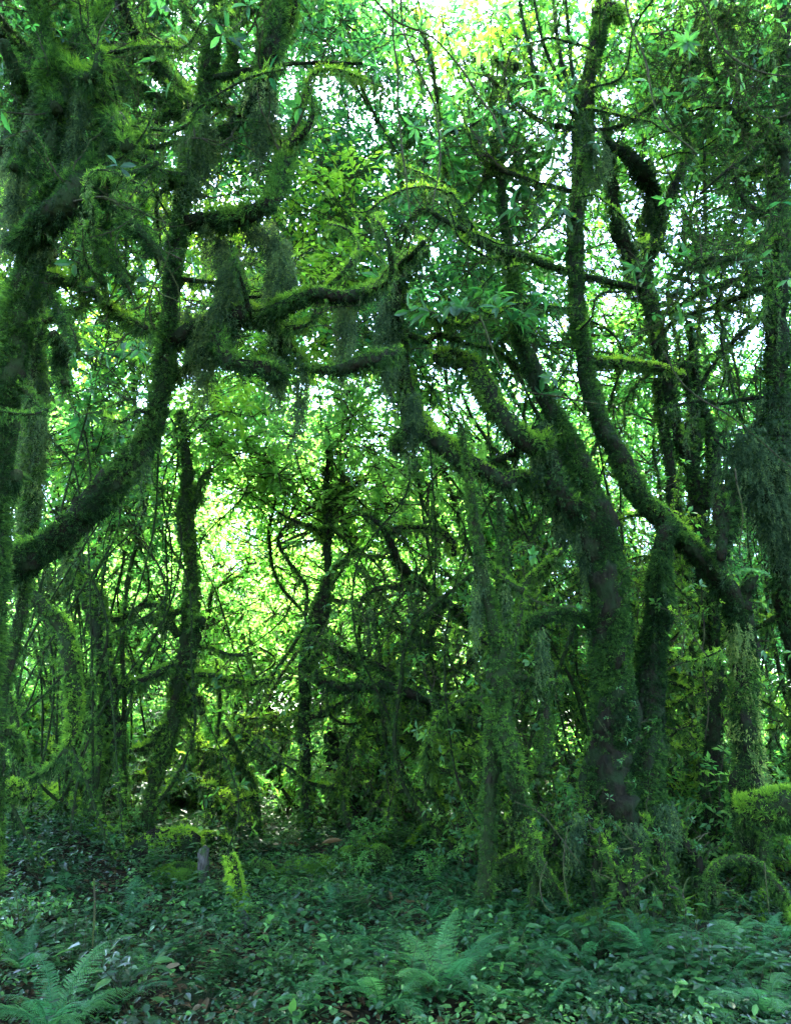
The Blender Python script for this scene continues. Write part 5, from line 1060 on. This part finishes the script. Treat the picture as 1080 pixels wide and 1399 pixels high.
# ------------------------------------------------------------------ ferns
def frond_mesh(L, arch, twist, pin=26, width=.30, tint=.5):
    S = Soup(); n = 30; t = np.linspace(0, 1, n)
    ang = 1.18 - arch * t ** 1.25                           # starts steep, bends over
    dx = np.cos(ang) * L / n; dz = np.sin(ang) * L / n
    X = np.stack([np.cumsum(dx), twist * t ** 2 * L, np.cumsum(dz)], 1); X -= X[0]
    tube(S, X, np.linspace(.0045, .0012, n) * (L / .6), 4, .05, .25, 0, False)
    T = norm(np.gradient(X, axis=0)); side = norm(np.cross(np.array([0, 0, 1.]), T)); up = np.cross(T, side)
    pos, dd, uu, LL, WW, tt = [], [], [], [], [], []
    for i in range(pin):
        f = .16 + .84 * (i / pin) ** .92; q = f * (n - 1); a = min(int(q), n - 2); p = X[a] + (X[a + 1] - X[a]) * (q - a)
        pl = width * L * (math.sin(math.pi * min(1, (f - .08) * 1.02)) ** .75) * (1.12 - .45 * f) + .004
        for s in (-1, 1):
            d = norm(side[a] * s * 1.0 + T[a] * (.35 + .3 * f) - up[a] * .16 + rng.normal(0, .05, 3)); kq = max(3, int(pl / (.0085 * L / .6)))
            b0 = norm(np.cross(up[a], d)); droop = -np.array([0, 0, 1.]) * pl * .18
            for j in range(kq):
                g = (j + .3) / kq; c = p + d * pl * g + droop * g * g; pl2 = L * .84 / pin * .50 * (1 - .8 * g ** 1.5)
                for s2 in (-1, 1):
                    pos.append(c); dd.append(norm(b0 * s2 + d * .55)); uu.append(up[a]); LL.append(pl2); WW.append(pl / kq * .95); tt.append(tint + rng.normal(0, .05))
            pos.append(p + d * pl * .85 + droop * .8); dd.append(d); uu.append(up[a]); LL.append(pl * .18); WW.append(pl * .06); tt.append(tint)
    leaves(S, np.array(pos), np.array(dd), np.array(uu), np.array(LL), np.array(WW), np.array(tt), False, 0)
    return S.mesh('frond', ['fern'])
FM = [frond_mesh(.62, a, tw, pn, w, tn) for a, tw, pn, w, tn in ((1.35, .05, 26, .17, .62), (1.6, -.08, 26, .19, .7), (1.2, .04, 28, .15, .42), (1.85, .1, 24, .2, .55), (1.5, -.05, 30, .16, .75), (1.05, .03, 28, .14, .4))]
ferns, fpix = [], []
def fern(px, py, size, nf=8, label=None, flat=0.0, az0=None, p=None):
    p = gp(px, py) if p is None else p; z = float(ground_h(p[0], p[1])) if len(p) < 4 else p[2]
    t = thing('wood_fern', (p[0], p[1], z), label, 'fern', 'ferns on the forest floor')
    a0 = rng.uniform(0, 6.28) if az0 is None else az0
    for k in range(nf):
        o = bpy.data.objects.new('frond', FM[int(rng.integers(0, len(FM)))]); COL.objects.link(o); o.parent = t
        o.rotation_euler = (rng.normal(0, .12), flat + rng.normal(0, .14), a0 + k / nf * 6.283 + rng.normal(0, .2)); s = size / .62 * rng.uniform(.6, 1.05); o.scale = (s, s, s); o.location = (0, 0, 0)
    if label is None: ferns.append(t); fpix.append((px, py))
    return t
fern(602, 1372, .6, 12, 'big vase-shaped fern with dark stalks at the bottom centre', -.05)
fern(885, 1322, .5, 8, 'fern with one upright frond in front of the hollow root mass', -.05)
fern(70, 1430, .6, 11, 'large fern filling the bottom left corner', .05)
fern(1048, 1400, .48, 10, 'broad fern in the bottom right corner', .1)
fern(1035, 1320, .5, 9, 'feathery fern under the arching root at lower right', 0)
fern(170, 1265, .5, 7, 'fern with long arching fronds below the snaking bank log', .05)
fern(455, 1262, .45, 7, 'fern right of the grey stone in mid clearing', .1)
fern(700, 1330, .46, 8, 'fern with a wide frond pointing at the slanting mossy root', .1)
for q in ((640, 1235, .5), (560, 1225, .45), (505, 1215, .4), (610, 1195, .4), (560, 1175, .35), (540, 1285, .42), (470, 1320, .4), (420, 1385, .45), (520, 1395, .5), (740, 1400, .45), (820, 1400, .5), (945, 1345, .5), (985, 1370, .5), (960, 1400, .5),
          (800, 1330, .45), (1075, 1340, .5), (240, 1262, .42), (30, 1335, .5), (110, 1330, .4), (150, 1395, .5), (330, 1330, .32), (395, 1335, .36), (690, 1160, .3), (760, 1120, .35), (960, 1160, .45), (930, 1215, .4), (600, 1140, .35), (660, 1390, .5), (15, 1250, .45), (80, 1220, .4), (380, 1250, .3), (520, 1255, .36), (590, 1265, .4), (640, 1300, .42), (700, 1290, .45), (745, 1345, .5), (790, 1300, .5), (835, 1350, .5), (925, 1300, .45), (1005, 1300, .5), (655, 1345, .5), (545, 1385, .5), (575, 1290, .45), (505, 1300, .42), (440, 1300, .4), (300, 1250, .35), (60, 1290, .45), (200, 1330, .38), (1070, 1290, .5), (885, 1390, .45), (560, 1320, .4), (490, 1365, .4)):
    fern(q[0], q[1], q[2] * rng.uniform(.7, .95), int(rng.integers(6, 10)), None, rng.uniform(.0, .35))
p_ = at(1068, 800, 7.6); fern(1068, 800, .6, 9, 'hanging fern growing high behind the stump at the right edge', .1, None, np.array([p_[0], p_[1], p_[2], 1]))
fern(0, 0, 0.01, 1, None) if False else None
name_by_place(ferns, fpix, 'green fern', 'green ferns')

rng = np.random.default_rng(107)
# ------------------------------------------------------------------ herbs
def make_herb(name, kind):
    t = thing(name, (0, 0, 0), None, 'herb', 'herbs on the forest floor'); S = Soup()
    P, D, U, LL, WW, TT, A, B = [], [], [], [], [], [], [], []
    if kind == 'round':
        for k in range(16):
            a = rng.uniform(0, 6.28); r = .16 * rng.random() ** .5; h = rng.uniform(.05, .16); q = np.array([math.cos(a) * r, math.sin(a) * r, h]); A.append(q * np.array([.4, .4, 0])); B.append(q)
            for j in range(3):
                b = a + j * 2.09; P.append(q); D.append(np.array([math.cos(b), math.sin(b), rng.normal(-.05, .15)])); LL.append(rng.uniform(.035, .055)); WW.append(LL[-1] * .85)
    elif kind == 'lance':
        for k in range(9):
            a = rng.uniform(0, 6.28); r = .10 * rng.random() ** .5; H = rng.uniform(.15, .34); lean = np.array([math.cos(a), math.sin(a), 0]) * r
            A.append(lean * .3); B.append(lean + np.array([0, 0, H]))
            for j in range(7):
                f = .35 + .65 * j / 7; b = j * 2.4 + a; P.append(lean * (.3 + .7 * f) + np.array([0, 0, H * f])); D.append(np.array([math.cos(b), math.sin(b), .15])); LL.append(rng.uniform(.06, .10)); WW.append(LL[-1] * .36)
    else:
        for k in range(12):
            a = rng.uniform(0, 6.28); h = rng.uniform(.04, .2); q = np.array([math.cos(a) * .09, math.sin(a) * .09, h]); A.append(np.zeros(3)); B.append(q)
            P.append(q); D.append(np.array([math.cos(a), math.sin(a), rng.uniform(-.3, .2)])); LL.append(rng.uniform(.05, .095)); WW.append(LL[-1] * .5)
    n = len(P); lines(S, np.array(A), np.array(B), .0022, 0); leaves(S, np.array(P), np.array(D), np.array([0, 0, 1.]) + rng.normal(0, .2, (n, 3)), np.array(LL), np.array(WW), .5 + rng.normal(0, .12, n), True, 1, True)
    S.obj('foliage', ['twig', 'herb'], t); return t
HB = [('clover_herb', 'round', 'low three-leaved herb', 'low three-leaved herbs'), ('lance_herb', 'lance', 'upright narrow-leaved herb', 'upright narrow-leaved herbs'), ('broad_herb', 'broad', 'broad-leaved herb', 'broad-leaved herbs')]
for nm, kd, one, many in HB:
    proto = make_herb(nm, kd); objs, pix = [], []
    for k in range(44):
        if kd == 'round': px, py = (rng.uniform(640, 1080), rng.uniform(1290, 1395)) if k < 30 else (rng.uniform(150, 640), rng.uniform(1240, 1395))
        elif kd == 'lance': px, py = rng.uniform(0, 1080), rng.uniform(1140, 1390)
        else: px, py = rng.uniform(0, 1080), rng.uniform(1190, 1395)
        p = gp(px, py); q = (p[0], p[1], float(ground_h(p[0], p[1]))); s = rng.uniform(.8, 1.5)
        o = proto if k == 0 else copy_thing(proto, q, rng.uniform(0, 6.28), s, (rng.normal(0, .15), rng.normal(0, .15)))
        if k == 0: o.location = q
        objs.append(o); pix.append((px, py))
    name_by_place(objs, pix, one, many)

rng = np.random.default_rng(108)
# ------------------------------------------------------------------ ground cover nobody could count
def cover_():
    S = Soup()
    n = 40000; u = rng.random(n); y = 2.6 + 12.4 * u ** .85; x = rng.uniform(-1, 1, n) * (1.2 + y * .62); z = ground_h(x, y)
    px = np.array([proj((a, b, c)) for a, b, c in zip(x, y, z)]); path_ = np.exp(-((px[:, 0] - 262) / 95) ** 2 - ((px[:, 1] - 1375) / 55) ** 2) + .55 * np.exp(-((px[:, 0] - 215) / 60) ** 2 - ((px[:, 1] - 1290) / 40) ** 2)
    dens = .62 + .5 * np.sin(x * 2.3 + np.sin(y * 1.7)) * np.sin(y * 2.1 + 1)
    keep = (rng.random(n) < np.clip(dens, .35, 1)) & (rng.random(n) > path_ * .95); x, y, z = x[keep], y[keep], z[keep]; n = len(x)
    big = np.sin(x * 1.1 + 2) * np.sin(y * 1.4) * .5 + .5; H = rng.uniform(.03, .12, n) + .30 * big * rng.random(n) ** 2; k = 8
    a = rng.uniform(0, 6.28, (n, k)); r = rng.uniform(.01, .10, (n, k)); h = H[:, None] * rng.uniform(.3, 1.1, (n, k))
    P = np.stack([x[:, None] + np.cos(a) * r, y[:, None] + np.sin(a) * r, z[:, None] + h], -1).reshape(-1, 3)
    D = np.stack([np.cos(a) + rng.normal(0, .4, (n, k)), np.sin(a) + rng.normal(0, .4, (n, k)), rng.normal(-.1, .3, (n, k))], -1).reshape(-1, 3)
    L = (.022 * rng.lognormal(.45, .38, (n, 1)) * rng.uniform(.7, 1.3, (n, k)) * (1 + .05 * np.maximum(y - 5, 0))[:, None]).ravel(); W = L * np.repeat(rng.uniform(.38, .8, n), k)
    t = np.repeat(np.clip(.44 + .16 * np.sin(x * 1.9 + 1) * np.cos(y * 1.3) + rng.normal(0, .24, n), 0, 1), k) + rng.normal(0, .08, n * k)
    nr = np.repeat(y < 6.5, k); U = np.array([0, 0, 1.]) + rng.normal(0, .28, (n * k, 3))
    leaves(S, P[nr], D[nr], U[nr], L[nr], W[nr], t[nr], True, 0, True); leaves(S, P[~nr], D[~nr], U[~nr], L[~nr], W[~nr], t[~nr], False, 0)
    o = S.obj('ground_cover', ['herb']); tag(o, 'carpet of small leafy plants over the forest floor', 'ground cover', None, 'stuff')
    S = Soup(); n = 17000; y = 2.4 + 11 * rng.random(n) ** .9; x = rng.uniform(-1, 1, n) * (1.2 + y * .6); z = ground_h(x, y)
    D = np.stack([rng.normal(0, 1, n), rng.normal(0, 1, n), rng.normal(0, .18, n)], -1); L = rng.uniform(.04, .10, n)
    leaves(S, np.stack([x, y, z + rng.uniform(.004, .02, n)], -1), D, np.array([0, 0, 1.]) + rng.normal(0, .3, (n, 3)), L, L * rng.uniform(.3, .5, n), np.clip(rng.normal(.22, .16, n), 0, .7), True, 0)
    o = S.obj('leaf_litter', ['dead']); tag(o, 'brown litter of small old leaves on the soil', 'leaf litter', None, 'stuff')
cover_()

rng = np.random.default_rng(109)
# ------------------------------------------------------------------ single fallen leaves
def dead_leaf(L, W, curl, tint):
    S = Soup(); n = 9; t = np.linspace(0, 1, n); w = W / 2 * np.sin(np.pi * np.clip(t * .96 + .03, 0, 1)) ** .7
    V = np.stack([np.stack([t * L, s * w * (1 - .2 * abs(s)), .012 + curl * L * (np.abs(s) * w / W * 1.6 + .6 * (t - .5) ** 2)], -1) for s in (-1, -.5, 0, .5, 1)], 1).reshape(-1, 3)
    i = np.arange(n - 1)[:, None] * 5; j = np.arange(4)[None]; S.add(V, tint, None, np.stack([i + j, i + 5 + j, i + 5 + j + 1, i + j + 1], -1).reshape(-1, 4)); return S.mesh('fallen_leaf', ['dead'])
DL = [dead_leaf(.15, .05, .5, .75), dead_leaf(.13, .05, -.4, .6), dead_leaf(.16, .045, .8, .9), dead_leaf(.11, .05, .3, .45)]
dl, dlp = [], []
for k, (px, py) in enumerate(((104, 1350 - 0), (258, 1358), (275, 1385), (205, 1385), (190, 1310), (215, 1275), (248, 1262), (300, 1340), (265, 1320), (330, 1352), (240, 1395), (285, 1398), (182, 1360), (160, 1290), (225, 1335), (310, 1300), (340, 1290), (205, 1250), (372, 1176), (450, 1166),
                              (360, 1255), (400, 1275), (285, 1265), (255, 1300), (175, 1340), (320, 1390), (345, 1375), (230, 1372), (780, 1340), (840, 1360), (905, 1285), (1005, 1255))):
    p = gp(px, py); o = bpy.data.objects.new('fallen_leaf', DL[k % 4]); COL.objects.link(o); o.location = (p[0], p[1], float(ground_h(p[0], p[1])) + (.03 if py > 1200 else .16)); o.rotation_euler = (rng.normal(0, .25), rng.normal(0, .25), rng.uniform(0, 6.28)); s = rng.uniform(.4, .65); o.scale = (s, s, s * .5)
    tag(o, None, 'fallen leaf', 'single fallen leaves'); dl.append(o); dlp.append((px, py))
name_by_place(dl, dlp, 'dry fallen leaf', 'dry fallen leaves')
p = gp(452, 1180); o = bpy.data.objects.new('dry_frond', dead_leaf(.22, .07, .25, .5)); COL.objects.link(o); o.location = (p[0] - .1, p[1], float(ground_h(p[0], p[1])) + .17); o.rotation_euler = (.25, -.1, .2); tag(o, 'large curled brown leaf scrap lying beside the bright moss cushion', 'fallen leaf')
